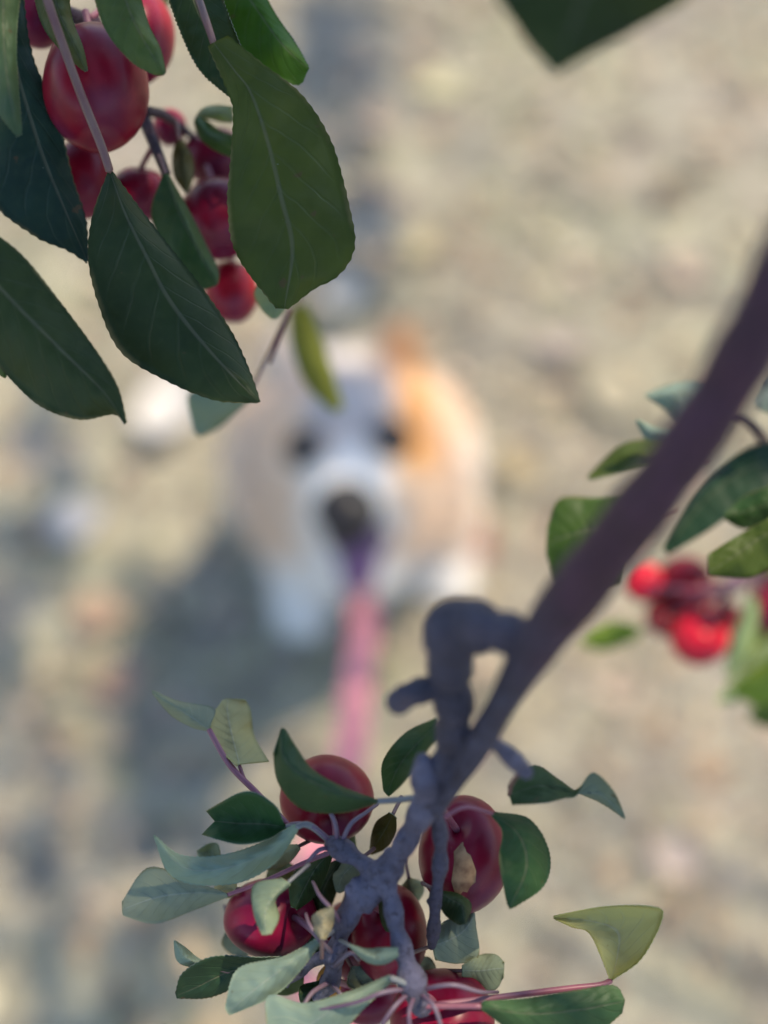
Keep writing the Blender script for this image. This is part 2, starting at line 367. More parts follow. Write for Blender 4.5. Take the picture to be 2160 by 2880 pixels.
def grass():
    v, f, c = [], [], []
    pal = np.array([(0.44, 0.39, 0.30), (0.50, 0.45, 0.35), (0.37, 0.37, 0.21), (0.28, 0.32, 0.15), (0.42, 0.35, 0.28), (0.56, 0.52, 0.42)])
    for i in range(26000):
        near = i < 17000
        x = random.uniform(-0.95, 0.95) if near else random.uniform(-2.6, 2.6); y = random.uniform(-0.2, 2.2) if near else random.uniform(-1.4, 3.9)
        if noise.noise(Vector((x*3.1, y*3.1, 5))) < -0.12 and random.random() < 0.75: continue
        L = random.uniform(0.015, 0.055); a = random.uniform(0, 6.283); lean = random.uniform(0.4, 1.5); wd = random.uniform(0.0010, 0.0026)
        dx, dy = math.cos(a), math.sin(a); px, py = -dy*wd, dx*wd; h1, h2 = L*math.cos(lean*0.6)*0.55, L*(0.55*math.cos(lean*0.6)+0.45*math.cos(lean)); r1, r2 = L*0.55*math.sin(lean*0.6), L*(0.55*math.sin(lean*0.6)+0.45*math.sin(lean))
        z = 0.012*noise.noise(Vector((x*2.3, y*2.3, 0))) - 0.002; q = len(v)
        v += [(x-px, y-py, z), (x+px, y+py, z), (x+dx*r1+px*0.8, y+dy*r1+py*0.8, z+h1), (x+dx*r1-px*0.8, y+dy*r1-py*0.8, z+h1), (x+dx*r2, y+dy*r2, z+max(h2, 0.004))]
        f += [(q, q+1, q+2, q+3), (q+3, q+2, q+4)]
        g = noise.noise(Vector((x*2.0, y*2.0, 9))); k = random.choice((0, 1, 4, 5, 0, 2) if g < 0.1 else (2, 3, 0, 2, 1)); cc = pal[k]*random.uniform(0.8, 1.15); c += [cc]*5
    me = mesh('grass', v, f); tint(me, np.array(c)); o = link('grass', me, M_GRASS)
    o['kind'] = 'stuff'; o['label'] = 'sparse dry straw-coloured grass on the ground'; o['category'] = 'grass'
grass()

def curled(L, W, curl, cols, seed):
    """a dry leaf lying on the ground: pointed, cupped"""
    r = random.Random(seed); v, f = [], []; n, K = 9, 3
    for i in range(n):
        t = i/(n-1); wd = W*math.sin(math.pi*t**0.8)**0.8
        for k in range(-K, K+1):
            s = k/K; v.append(((t-0.5)*L, s*wd*0.5*(1+r.uniform(-.06, .06)), curl*(s*s*0.8+(2*t-1)**2)*W*0.5 + 0.002*r.random()))
    W2 = 2*K+1
    for i in range(n-1):
        for k in range(W2-1): f.append((i*W2+k, i*W2+k+1, (i+1)*W2+k+1, (i+1)*W2+k))
    N = len(v); v += [(a, b, z-0.0005) for a, b, z in v]; f += [tuple(x+N for x in q[::-1]) for q in f]
    me = mesh('fallen_leaf', v, f); c = np.array([np.array(cols)*r.uniform(0.85, 1.1) for _ in v]); tint(me, c); return me
def on_ground(x, y):
    """where the ray through a photo point meets the lawn"""
    d = (P(x, y, 1)-CAM); k = (0.012-CAM.z)/d.z; return CAM+d*k
FALL = 'fallen leaves scattered on the lawn'
for i, (x, y, L, W, c, lab) in enumerate([
    (215, 1470, 0.085, 0.060, (0.50, 0.47, 0.44), 'pale whitish fallen leaf on shaded ground at the far left'),
    (290, 1730, 0.075, 0.050, (0.38, 0.26, 0.18), 'orange-brown fallen leaf below the pale whitish one at left'),
    (345, 1930, 0.070, 0.050, (0.42, 0.27, 0.19), 'dull tan fallen leaf just above the curled yellowish leaf at left'),
    (1060, 365, 0.080, 0.055, (0.50, 0.37, 0.26), 'peach-coloured fallen leaf on shaded ground right of the big hanging leaf'),
    (1935, 765, 0.075, 0.055, (0.54, 0.41, 0.29), 'peach-orange fallen leaf on sunlit ground left of the thick branch'),
    (1715, 1125, 0.090, 0.078, (0.52, 0.44, 0.29), 'light yellow round fallen leaf between the dog and the thick branch'),
    (1330, 1535, 0.080, 0.060, (0.30, 0.13, 0.09), 'rusty brown fallen leaf beside the dog near its sunlit front paw'),
    (970, 835, 0.080, 0.065, (0.55, 0.50, 0.42), 'greyish pale fallen leaf in the shade above the dog'),
    (1870, 545, 0.070, 0.035, (0.17, 0.12, 0.08), 'narrow dark brown fallen leaf on sunlit ground at upper right'),
    (1570, 985, 0.070, 0.050, (0.50, 0.41, 0.34), 'small pinkish fallen leaf on sunlit ground above right of the dog'),
    (1190, 700, 0.075, 0.055, (0.58, 0.48, 0.28), 'straw-yellow fallen leaf on sunlit ground high above the dog'),
    (1620, 700, 0.060, 0.045, (0.55, 0.48, 0.34), 'small straw-coloured fallen leaf beside the dark hollow'),
    (1880, 2420, 0.070, 0.050, (0.47, 0.38, 0.32), 'pinkish tan fallen leaf at lower right above the folded yellow-green leaf'),
    (1450, 1330, 0.065, 0.045, (0.50, 0.40, 0.24), 'ochre fallen leaf close to the right flank of the dog'),
    (480, 1150, 0.150, 0.085, (0.62, 0.57, 0.51), 'large cream-white leaf-shaped patch seen in the gap between two dark hanging leaves'),
    (1240, 260, 0.075, 0.055, (0.62, 0.55, 0.33), 'light yellow fallen leaf on sunlit ground at the top centre')]):
    o = link('fallen_leaf', curled(L, W, random.uniform(0.2, 0.5), c, i), M_LITTER); p = on_ground(x, y)
    o.location = (p.x, p.y, 0.018); o.rotation_euler = (random.uniform(-.2, .2), random.uniform(-.2, .2), random.uniform(0, 6.28)); tag(o, lab, 'leaf', FALL)
def litter():
    v, f, c = [], [], []
    for i in range(5200):
        x = random.uniform(-1.6, 1.6); y = random.uniform(-0.6, 3.0); s = random.uniform(0.006, 0.027); a = random.uniform(0, 6.28); q = len(v)
        z = 0.012*noise.noise(Vector((x*2.3, y*2.3, 0)))+0.006
        for (lx, ly, lz) in ((-1, 0, .1), (0, .5, .35), (1, 0, .2), (0, -.5, .3)):
            v.append((x+s*(lx*math.cos(a)-ly*math.sin(a)), y+s*(lx*math.sin(a)+ly*math.cos(a)), z+s*lz*random.uniform(.4, 1.3)))
        f.append((q, q+1, q+2, q+3)); cc = np.array(random.choice([(0.42, 0.30, 0.19), (0.52, 0.43, 0.28), (0.30, 0.19, 0.12), (0.55, 0.40, 0.30), (0.16, 0.12, 0.09), (0.60, 0.52, 0.36)]))*random.uniform(.8, 1.15); c += [cc]*4
    me = mesh('leaf_litter', v, f); tint(me, np.array(c)); o = link('leaf_litter', me, M_LITTER, smooth=False)
    o['kind'] = 'stuff'; o['label'] = 'small dry bits of leaf strewn over the lawn'; o['category'] = 'leaf litter'
litter()

# ------------------------------------------------------------------ the unseen crab apple tree added to the right, outside the frame, to shade the place
def shade_tree():
    t0 = empty('unseen_shade_tree', (2.05, -0.60, 0)); tag(t0, 'unseen crab apple tree to the right, its crown laid out to shade the dog and lawn', 'tree')
    o = t0.location
    tw = cr([(2.05, -0.60, -0.05, 0), (2.02, -0.62, 0.5, 0), (2.07, -0.66, 1.0, 0), (1.98, -0.62, 1.5, 0), (1.88, -0.56, 2.0, 0)], 22)[:, :3]
    tube_world('trunk', [Vector(p)-o for p in tw], [0.11-0.05*i/21+(0.05*(1-i/3) if i < 3 else 0) for i in range(22)], M_TRUNK, t0, 16, 0.10)
    v, f, c = [], [], []
    def lf(p, s):
        a = Vector((random.gauss(0, 1), random.gauss(0, 1), random.gauss(0, 0.6))).normalized(); n_ = (SUN*1.0+Vector((random.gauss(0, .6), random.gauss(0, .6), random.gauss(0, .6)))).normalized()
        a = (a-n_*a.dot(n_)).normalized(); b = n_.cross(a); q = len(v)
        for (i, j, k) in ((-1, 0, 0), (-.35, .36, .06), (.35, .30, .05), (1, 0, -.1), (.35, -.30, .05), (-.35, -.36, .06)):
            v.append(p + a*(i*s) + b*(j*s) + n_*(k*s) - o)
        f.extend([(q, q+1, q+2, q+3), (q, q+3, q+4, q+5)]); cc = np.array(random.choice([(0.05, 0.10, 0.03), (0.07, 0.13, 0.04), (0.045, 0.08, 0.035), (0.10, 0.14, 0.04)]))*random.uniform(.8, 1.2); c.extend([cc]*6)
    ends = []
    def clump(target, rx, ry, rz, tr, dens):
        """leaves along the sun rays that would reach the target"""
        n = int(dens*(rx*ry+rx*rz+ry*rz)/3*math.pi/0.0010); mid = Vector(target)+SUN*(sum(tr)/2); ends.append(mid)
        for _ in range(n):
            while True:
                e = Vector((random.uniform(-1, 1), random.uniform(-1, 1), random.uniform(-1, 1)))
                if e.length < 1: break
            lf(Vector(target)+Vector((e.x*rx, e.y*ry, e.z*rz))+SUN*random.uniform(*tr), random.uniform(0.026, 0.042))
    # shade on the lawn: a band from lower left to top centre
    for (x, y, rx, ry, dn) in SHADE_GROUND: clump((x, y, 0), rx, ry, 0.05, (2.75, 3.5), dn)
    for (x, y, z, rx, ry, rz, dn) in SHADE_AIR: clump((x, y, z), rx, ry, rz, (0.75, 1.25), dn)
    for (x, y, z, rx, ry, rz, dn) in SHADE_DOG: clump((x, y, z), rx, ry, rz, (2.2, 2.7), dn)
    # the rest of the crown, higher up, where it leaves the lawn in front of the camera in the sun
    k = 0
    while k < 1500:
        p = Vector((random.gauss(1.8, 0.6), random.gauss(-0.4, 0.7), random.gauss(2.5, 0.45)))
        if p.z < 1.7: continue
        q = p - SUN*(p.z/SUN.z)
        if -0.75 < q.x < 0.95 and 0.0 < q.y < 2.05: continue
        if any(((p-c)-SUN*(p-c).dot(SUN)).length < 0.13 for c in (Vector((0.12, 0.24, 1.05)), P(1720, 2650, 0.338))): continue
        lf(p, random.uniform(0.026, 0.042)); k += 1
    k = 0                                                   # crown leaves added over the camera to block sky light
    while k < 1900:
        p = Vector((random.uniform(-1.0, 1.05), random.uniform(-0.9, 1.3), random.uniform(1.9, 2.5)))
        q = p - SUN*(p.z/SUN.z)
        if q.x > -0.72 and 0.0 < q.y < 2.05: continue
        if any(((p-c)-SUN*(p-c).dot(SUN)).length < 0.13 for c in (Vector((0.12, 0.24, 1.05)), P(1720, 2650, 0.338))): continue
        lf(p, random.uniform(0.028, 0.044)); k += 1
    ends.extend([Vector((0.2, 0.3, 2.2)), Vector((-0.5, 0.6, 2.3)), Vector((0.6, -0.4, 2.1)), Vector((-0.3, -0.4, 2.3))])
    me = mesh('crown', v, f); tint(me, np.array(c)); cw = link('crown', me, M_CROWN, t0); cw['kind'] = 'stuff'
    top = Vector(tw[-1])
    for e in ends:
        st = Vector(tw[14+random.randrange(7)]); md = (st+e)/2+Vector((1.0 if e.y > 1.2 else 0, 0, 0.25))
        pts = cr([tuple(st)+(0,), tuple(md)+(0,), tuple(e)+(0,)], 16)[:, :3]
        tube_world('limb', [Vector(p)-o for p in pts], [0.022-0.018*i/15 for i in range(16)], M_TRUNK, t0, 8, 0.1)
SHADE_GROUND = [(-0.33, 0.20, 0.09, 0.20, 1.1), (-0.20, 0.34, 0.06, 0.18, 0.9), (-0.30, 0.60, 0.05, 0.26, 0.9), (-0.46, 0.80, 0.06, 0.36, 1.5), (-0.40, 0.40, 0.05, 0.2, 1.0), (-0.12, 1.05, 0.08, 0.10, 2.0), (-0.075, 1.28, 0.09, 0.20, 2.4), (-0.07, 1.68, 0.10, 0.26, 2.4), (-0.06, 0.16, 0.12, 0.10, 0.8)]
SHADE_AIR = [(-0.055, 0.255, 1.235, 0.06, 0.06, 0.05, 2.7), (-0.035, 0.115, 1.12, 0.05, 0.045, 0.04, 2.6), (0.035, 0.16, 1.20, 0.045, 0.05, 0.05, 2.4), (0.075, 0.16, 1.27, 0.05, 0.05, 0.05, 2.6)]
SHADE_DOG = [(-0.055, 0.64, 0.45, 0.055, 0.09, 0.07, 1.8)]
shade_tree()

# ------------------------------------------------------------------ dog
def dog():
    root = empty('dog', (0, 0.78, 0)); tag(root, 'small white and orange dog on the lawn looking up, blurred, on a pink leash', 'dog')
    o = root.location; bm = bmesh.new()
    def ball(p, r, sc=(1, 1, 1)):
        bmesh.ops.create_icosphere(bm, subdivisions=3, radius=1, matrix=Matrix.Translation(p) @ Matrix.Diagonal((r*sc[0], r*sc[1], r*sc[2], 1)))
    def cap(a, b, ra, rb, n=9):
        for i in range(n+1):
            t = i/n; ball(Vector(a).lerp(Vector(b), t), ra+(rb-ra)*t)
    # head, turned up to the camera
    ball(P(985, 1235, 1.215), 0.068, (1.05, 1, 0.98)); cap(P(978, 1310, 1.165), P(976, 1415, 1.105), 0.043, 0.029)
    ball(P(905, 1330, 1.185), 0.045); ball(P(1068, 1315, 1.185), 0.045)
    ball(P(935, 1420, 1.125), 0.022); ball(P(1022, 1415, 1.125), 0.022)                       # lips
    cap(P(990, 1440, 1.18), P(1008, 1565, 1.150), 0.030, 0.016)                              # lower jaw
    for (bx, by, tx, ty, s) in ((1090, 1130, 1128, 925, 1), (875, 1145, 785, 945, -1)):           # ears: flat triangles
        a, b = P(bx, by, 1.215), P(tx, ty, 1.235)
        for i in range(12):
            t = i/11; q = a.lerp(b, t); wd = 0.030*(1-t)**0.8+0.006
            for k in range(-4, 5): ball(q+RGT*(wd*k/4.5)+UPV*(-0.012*abs(k)/4*(1-t)), 0.0095*(1-0.3*t))
    # neck, chest, trunk, haunches
    cap(P(985, 1270, 1.235), (-0.035, 0.735, 0.30), 0.072, 0.095); ball((-0.035, 0.735, 0.275), 0.124, (1.08, 0.95, 1.05)); ball((-0.035, 0.69, 0.24), 0.085)
    cap((-0.035, 0.76, 0.24), (-0.03, 0.86, 0.14), 0.112, 0.105)
    for s in (-1, 1):
        ball((-0.03+s*0.075, 0.84, 0.09), 0.070, (0.75, 1.2, 1.1)); cap((-0.03+s*0.09, 0.83, 0.03), (-0.03+s*0.10, 0.76, 0.024), 0.030, 0.024)
    px, py = (-0.103, 0.078), (0.715, 0.765)
    for x, y, sx in zip(px, py, (-0.095, 0.045)):
        cap((sx, 0.72, 0.22), (x, y+0.015, 0.09), 0.046, 0.034); cap((x, y+0.015, 0.09), (x, y+0.005, 0.03), 0.034, 0.031); ball((x, y-0.018, 0.026), 0.034, (1.0, 1.25, 0.75))
        for k in (-1, 0, 1): ball((x+k*0.018, y-0.05, 0.018), 0.014, (1, 1.3, 1))
    cap((-0.03, 0.94, 0.10), (-0.03, 0.985, 0.12), 0.035, 0.02)                               # stub of a tail
    me = bpy.data.meshes.new('tmp'); bm.to_mesh(me); bm.free()
    tmp = bpy.data.objects.new('tmp', me); COL.objects.link(tmp)
    r = tmp.modifiers.new('r', 'REMESH'); r.mode = 'VOXEL'; r.voxel_size = 0.0052
    sm = tmp.modifiers.new('s', 'SMOOTH'); sm.iterations = 5; sm.factor = 0.5
    dg = bpy.context.evaluated_depsgraph_get(); body = bpy.data.meshes.new_from_object(tmp.evaluated_get(dg)); bpy.data.objects.remove(tmp)
    nv = len(body.vertices); co = np.zeros(nv*3); body.vertices.foreach_get('co', co); co = co.reshape(-1, 3)
    # coat, plus painted shade on the crown: seen from the front in photo pixels, so the patches sit where they sit on the animal
    rel = co-np.array(CAM); dd = rel@np.array(FWD); ix = 1080+rel@np.array(RGT)/dd*FPX; iy = 1440-rel@np.array(UPV)/dd*FPX
    head = dd < 1.285; white = np.array((0.84, 0.77, 0.69)); tan = np.array((0.64, 0.33, 0.12)); dark = np.array((0.24, 0.12, 0.06))
    f = np.zeros(nv); nz = np.array([noise.noise(Vector(p)*28) for p in co])
    peach = np.array((0.74, 0.54, 0.38)); lilac = np.array((0.58, 0.47, 0.40))
    col = np.tile(white, (nv, 1))
    def paint(k, c):
        nonlocal col
        k = np.clip(k, 0, 1)[:, None]; col = col*(1-k)+np.array(c)[None]*k
    w_ = nz*26
    paint(np.where(head, 0, 1)*np.clip((1600-iy+w_)/80, 0, 1)*np.clip((np.abs(ix-985)-100+w_)/60, 0, 1)*np.clip((360-np.abs(ix-985)+w_)/50, 0, 1), peach)      # flanks and shoulders
    paint(np.where(head, 0, 1)*np.clip((co[:, 1]-0.80)/0.03, 0, 1), (0.50, 0.40, 0.32))                                                                    # back
    paint(np.where(head, 1, 0)*np.clip((np.abs(ix-980)-np.where(iy > 1300, 95+(iy-1300)*0.30, 30)+w_)/35, 0, 1)*np.clip((1480-iy+w_)/60, 0, 1), peach)       # cheeks
    paint(np.where(head, 1, 0)*np.clip((1290-iy+w_)/60, 0, 1)*np.clip((140-np.abs(ix-980))/40, 0, 1), lilac)                                                                                     # crown: white blaze toned down, shade painted in
    paint(np.where(head, 1, 0)*np.clip((ix-1105+w_)/30, 0, 1)*np.clip((1345-iy+w_)/50, 0, 1), tan)                                                           # orange patch beside the eye
    paint(np.where(head, 1, 0)*np.clip((1075-iy)/60, 0, 1)*np.clip((ix-1040)/30, 0, 1)*0.85, dark)                                                           # dark ear tip
    for ex, ey in ((868, 1262), (1092, 1238)):
        k = np.clip(1.7-np.hypot(ix-ex, iy-ey)/36, 0, 0.95)*head; col = col*(1-k[:, None])+np.array((0.05, 0.035, 0.03))[None]*k[:, None]
    body.materials.clear(); tint(body, col)
    for v in body.vertices: v.co -= o
    m, t, b = mat('dog_coat'); a = nd(t, 'ShaderNodeAttribute', attribute_name='tint'); oc = nd(t, 'ShaderNodeTexCoord').outputs['Object']
    nn = noi(t, 150, 4, oc, 0.7); t.links.new(mixc(t, mth(t, 'MULTIPLY', step(t, nn, 0.35, 0.8), 0.25), a.outputs[0], mixc(t, 1.0, a.outputs[0], (0.55, 0.5, 0.48), 'MULTIPLY')), b.inputs['Base Color'])
    b.inputs['Roughness'].default_value = 0.85; b.inputs['Specular IOR Level'].default_value = 0.2
    bp = nd(t, 'ShaderNodeBump', {'Strength': 0.7, 'Distance': 0.006, 'Height': nn}); t.links.new(bp.outputs[0], b.inputs['Normal'])
    bo = link('body', body, m, root)
    # short fur
    tri = [p.vertices[:] for p in body.polygons]; ids = rng.integers(0, len(tri), 16000); v, fc, c = [], [], []
    for i in ids:
        vs = tri[i]; p = body.vertices[vs[0]].co.lerp(body.vertices[vs[2]].co, random.random()); n_ = body.polygons[i].normal
        ci = col[vs[0]]; facey = head[vs[0]] and dd[vs[0]] < 1.17
        L = random.uniform(0.006, 0.010) if facey else random.uniform(0.014, 0.026)
        g = (n_*0.55 + Vector((0, 0.25, -0.55))+Vector((random.gauss(0, .18), random.gauss(0, .18), random.gauss(0, .18)))).normalized(); sd = g.cross(n_)
        if sd.length < 1e-3: continue
        sd = sd.normalized()*0.0011; q = len(v); v += [p-sd, p+sd, p+g*L]; fc.append((q, q+1, q+2)); c += [ci*random.uniform(.85, 1.12)]*3
    fm = mesh('fur', v, fc); tint(fm, np.array(c)); fo = link('fur', fm, attr_material('fur', 0.6, 0.25), root); fo['kind'] = 'stuff'
    # eyes, nose, mouth, tongue, collar
    bvh = BVHTree.FromPolygons([v_.co for v_ in body.vertices], tri)
    def hit(x, y):
        d_ = (P(x, y, 1)-CAM).normalized(); h = bvh.ray_cast(CAM-o, d_); return h[0] if h[0] else P(x, y, 1.15)-o
    blk = plain('dark_gloss', (0.010, 0.009, 0.010), (0.02, 0.016, 0.015), 0.4, 100, 0.3)
    def blob(name, p, sc, m_, ax=None):
        b_ = bmesh.new(); bmesh.ops.create_icosphere(b_, subdivisions=3, radius=1)
        for q in b_.verts: q.co = RGT*(q.co.x*sc[0])+UPV*(q.co.y*sc[1])+FWD*(q.co.z*sc[2])
        me_ = bpy.data.meshes.new(name); b_.to_mesh(me_); b_.free(); ob = link(name, me_, m_, root); ob.location = p; return ob
    for (x, y) in ((868, 1262), (1092, 1238)): 
        e = blob('eye', hit(x, y)+FWD*0.004, (0.023, 0.020, 0.015), blk)
    ns = blob('nose', hit(976, 1446)-FWD*0.002, (0.029, 0.030, 0.021), blk)
    for q in ns.data.vertices: 
        if q.co.z < 0: q.co.x *= 0.8
    blob('mouth', hit(1005, 1510)+FWD*0.002, (0.030, 0.020, 0.016), plain('mouth_dark', (0.05, 0.025, 0.06), (0.09, 0.045, 0.11), 0.5))
    tg = blob('tongue', hit(1008, 1560)-FWD*0.001, (0.0195, 0.036, 0.009), plain('tongue', (0.10, 0.05, 0.11), (0.15, 0.075, 0.15), 0.4))  # pink tongue coloured purple, its shade put into the colour
    pts = []
    for k in range(33):
        th = 2*math.pi*k/32; q = Vector((-0.02+0.060*math.cos(th), 0.71+0.060*math.sin(th), 0.355+0.03*math.sin(th))); pts.append(q-o)
    tube_world('collar', pts, [0.008]*33, M_LEASH, root, 8)
def cloth_pink():
    m, t, b = mat('pink_webbing'); oc = nd(t, 'ShaderNodeTexCoord').outputs['Object']
    t.links.new(mixc(t, noi(t, 400, 2, oc), (0.46, 0.14, 0.165), (0.52, 0.20, 0.22)), b.inputs['Base Color']); b.inputs['Roughness'].default_value = 0.75
    return m
M_LEASH = cloth_pink()
dog()
def leash():
    pts = [(1012, 1665, 1.19), (1024, 1730, 1.11), (1015, 1850, 1.02), (998, 1980, 0.945), (985, 2110, 0.875), (945, 2240, 0.82), (900, 2380, 0.78), (840, 2520, 0.74), (770, 2640, 0.70), (850, 2760, 0.66), (960, 2900, 0.61), (1050, 3250, 0.54)]
    p = cr(pts, 60); wp = [P(*q) for q in p]; v, f = [], []; hw, th = 0.0118, 0.0011
    r0 = empty('leash', wp[0]); tag(r0, 'flat pink webbing leash running from the dog towards the camera', 'leash')
    for i in range(60):
        tg = (wp[min(i+1, 59)]-wp[max(i-1, 0)]).normalized(); sd = (RGT - tg*RGT.dot(tg)).normalized(); sd = (Matrix.Rotation(0.25*math.sin(i*0.12), 3, tg) @ sd); up = sd.cross(tg)
        for a, b in ((-1, -1), (1, -1), (1, 1), (-1, 1)): v.append(wp[i]+sd*(hw*a)+up*(th*b)-wp[0])
    for i in range(59):
        for k in range(4): k2 = (k+1) % 4; f.append((4*i+k, 4*i+k2, 4*i+4+k2, 4*i+4+k))
    f += [(3, 2, 1, 0), (236, 237, 238, 239)]
    link('strap', mesh('strap', v, f), M_LEASH, r0, smooth=False)
    ring = [Vector((0.009*math.cos(2*math.pi*k/16), 0.004+0.002*math.sin(k), 0.004+0.011*math.sin(2*math.pi*k/16))) for k in range(17)]
    tube_world('clip', ring, [0.0018]*17, plain('steel', (0.5, 0.5, 0.52), (0.4, 0.4, 0.42), 0.3, 100, 0.6), r0, 8)
leash()

# ------------------------------------------------------------------ foreground: the thick branch with its fruit spur (right to bottom)
DG = (0.030, 0.070, 0.034); DT = (0.022, 0.062, 0.050); GR = (0.055, 0.115, 0.025); YG = (0.17, 0.20, 0.055); PT = (0.14, 0.235, 0.19); OL = (0.085, 0.085, 0.028)
def main_branch():
    B = empty('crab_apple_branch', P(1400, 1990, 0.30)); tag(B, 'thick purple-brown crab apple branch crossing the lower right with knobby fruit spurs and leaves', 'branch')
    def S_(name, pts, m=M_BARK, **k): return under(stem(name, pts, m, None, **k), B)
    far = [(*((Vector(q)-CAM)), ) for q in ()]
    # out of frame towards the tree, then across the picture
    wp = [Vector((1.98, -0.62, 1.45)), Vector((1.1, 0.10, 1.55)), Vector((0.5, 0.42, 1.49)), Vector((0.20, 0.34, 1.42)), P(2380, 420, 0.205), P(2330, 530, 0.207)]
    q = cr([tuple(p)+(0, r) for p, r in zip(wp, [0.02, 0.012, 0.0092, 0.008, 0.0064, 0.0061])], 60)
    under(tube_world('limb', [Vector(z[:3]) for z in q], [z[4] for z in q], M_BARK, None, 18, 0.12), B)
    ms = knobbly('main_stem', [
        [(2380, 420, 0.205, 106), (2165, 860, 0.212, 101), (2045, 1085, 0.220, 95), (1915, 1285, 0.228, 93), (1775, 1468, 0.238, 92), (1645, 1635, 0.249, 86), (1545, 1765, 0.259, 76), (1470, 1880, 0.268, 56), (1405, 1990, 0.279, 45), (1350, 2085, 0.289, 42), (1285, 2180, 0.299, 36), (1225, 2262, 0.306, 36)],
        [(1540, 1790, 0.260, 60), (1440, 1782, 0.266, 60), (1350, 1768, 0.270, 74), (1285, 1748, 0.273, 88), (1268, 1825, 0.277, 82), (1268, 1905, 0.283, 60), (1278, 1990, 0.288, 60), (1270, 2070, 0.294, 48), (1247, 2150, 0.30, 40), (1210, 2240, 0.305, 42)],
        [(1262, 1935, 0.284, 46), (1195, 1940, 0.284, 40), (1145, 1958, 0.283, 50), (1122, 1974, 0.283, 46)]], M_BRANCH, 0.22, True)
    at = ms.data.attributes.new('skin', 'FLOAT', 'POINT'); k = []
    for v in ms.data.vertices:
        r = v.co-CAM; x = 1080+r.dot(RGT)/r.dot(FWD)*FPX + 60*noise.noise(v.co*120); k.append(min(1, max(0, (1620-x)/220)))
    at.data.foreach_set('value', k); under(ms, B)
    under(knobbly('shoot', [
        [(1190, 2140, 0.299, 34), (1195, 2185, 0.301, 44), (1205, 2240, 0.304, 40), (1180, 2295, 0.310, 42), (1140, 2370, 0.316, 36), (1100, 2435, 0.32, 42), (1060, 2480, 0.322, 52), (1005, 2535, 0.324, 44), (968, 2600, 0.327, 32), (945, 2680, 0.33, 30), (930, 2760, 0.333, 30), (890, 2805, 0.335, 18)],
        [(1075, 2460, 0.32, 34), (1100, 2530, 0.32, 30), (1118, 2620, 0.32, 30), (1145, 2710, 0.32, 34), (1165, 2780, 0.32, 46), (1185, 2830, 0.322, 32)],
        [(1060, 2460, 0.321, 30), (1010, 2420, 0.324, 28), (955, 2385, 0.327, 34), (930, 2368, 0.33, 22)],
        [(945, 2680, 0.33, 24), (900, 2695, 0.333, 22), (850, 2720, 0.336, 26), (800, 2760, 0.338, 20)]], M_TWIG, 0.9), B)
    under(knobbly('stub', [[(1370, 2075, 0.290, 30), (1425, 2120, 0.293, 26), (1465, 2158, 0.296, 32), (1480, 2172, 0.296, 24)]], M_TWIG, 0.5), B)
    under(knobbly('shoot', [[(1215, 2250, 0.308, 28), (1236, 2330, 0.314, 25), (1238, 2430, 0.320, 25), (1226, 2520, 0.326, 21), (1222, 2590, 0.330, 23), (1214, 2660, 0.333, 17)]], M_SPUR, 0.6), B)
    for pts in ([(950, 2385, .328), (945, 2325, .325), (925, 2280, .325), (905, 2270, .329)], [(955, 2385, .327), (985, 2320, .325), (1030, 2285, .328), (1062, 2262, .332)], [(940, 2375, .329), (880, 2325, .327), (820, 2318, .330), (770, 2345, .336)],
                [(935, 2385, .329), (900, 2390, .326), (870, 2420, .327), (850, 2450, .331)], [(960, 2600, .326), (935, 2560, .320), (900, 2520, .322), (880, 2480, .328)], [(945, 2690, .330), (900, 2645, .322), (870, 2600, .322), (860, 2570, .327)],
                [(930, 2760, .332), (880, 2790, .325), (850, 2830, .322), (810, 2850, .325)], [(935, 2720, .330), (985, 2680, .322), (1010, 2700, .325)], [(930, 2765, .332), (960, 2800, .325), (990, 2860, .325)], [(1160, 2785, .320), (1110, 2830, .314), (1070, 2890, .314), (1040, 2960, .318)],
                [(1170, 2790, .320), (1150, 2850, .313), (1160, 2930, .313)], [(1170, 2790, .320), (1220, 2830, .313), (1250, 2920, .313)], [(1175, 2785, .320), (1270, 2770, .315), (1350, 2790, .320), (1400, 2790, .33)], [(1160, 2780, .320), (1080, 2790, .314), (1000, 2820, .314), (900, 2840, .318)]):
        S_('fruit_stalk', [(*q, 7.5-3.5*i/len(pts)) for i, q in enumerate(pts)], M_PETL, per=5, sides=8, rough=0.08)
    lf = lambda *a, **k: leaf(B, *a, **k)
    # curled yellowish leaf on a long reddish stalk, upper left of the cluster
    lf([(588, 2052), (545, 2022), (490, 1985), (428, 1945)], [(588, 2056), (540, 2045), (480, 2010), (428, 1948)], [(592, 2040), (600, 1992), (500, 1972), (428, 1942)], d=(0.345, 0.352), c=(0.17, 0.18, 0.09), und=True, pet=[(808, 2318, 0.334), (720, 2228, 0.338), (645, 2150, 0.342)], pm=M_PETR, pw=9)
    lf([(672, 2150), (655, 2080), (640, 2010), (640, 1965)], [(668, 2156), (612, 2100), (590, 2030), (625, 1970)], [(756, 2142), (715, 2070), (705, 2000), (690, 1968)], d=(0.342, 0.356), c=(0.30, 0.28, 0.07), und=True, dl=-0.003, dr=0.006, pet=[(690, 2200, 0.341)], pm=M_PETR)
    # folded leaf over the upper apple
    lf([(1062, 2254), (960, 2232), (860, 2185), (800, 2130), (790, 2047)], [(1062, 2258), (960, 2286), (850, 2275), (785, 2205), (768, 2120)], [(1062, 2250), (960, 2212), (880, 2165), (838, 2110), (800, 2048)], d=(0.318, 0.318), c=(0.035, 0.085, 0.055), dl=0.010, dr=0.004, pet=[(1190, 2240, 0.312), (1120, 2250, 0.316)], pm=M_PETG, bend=0.004, pw=9)
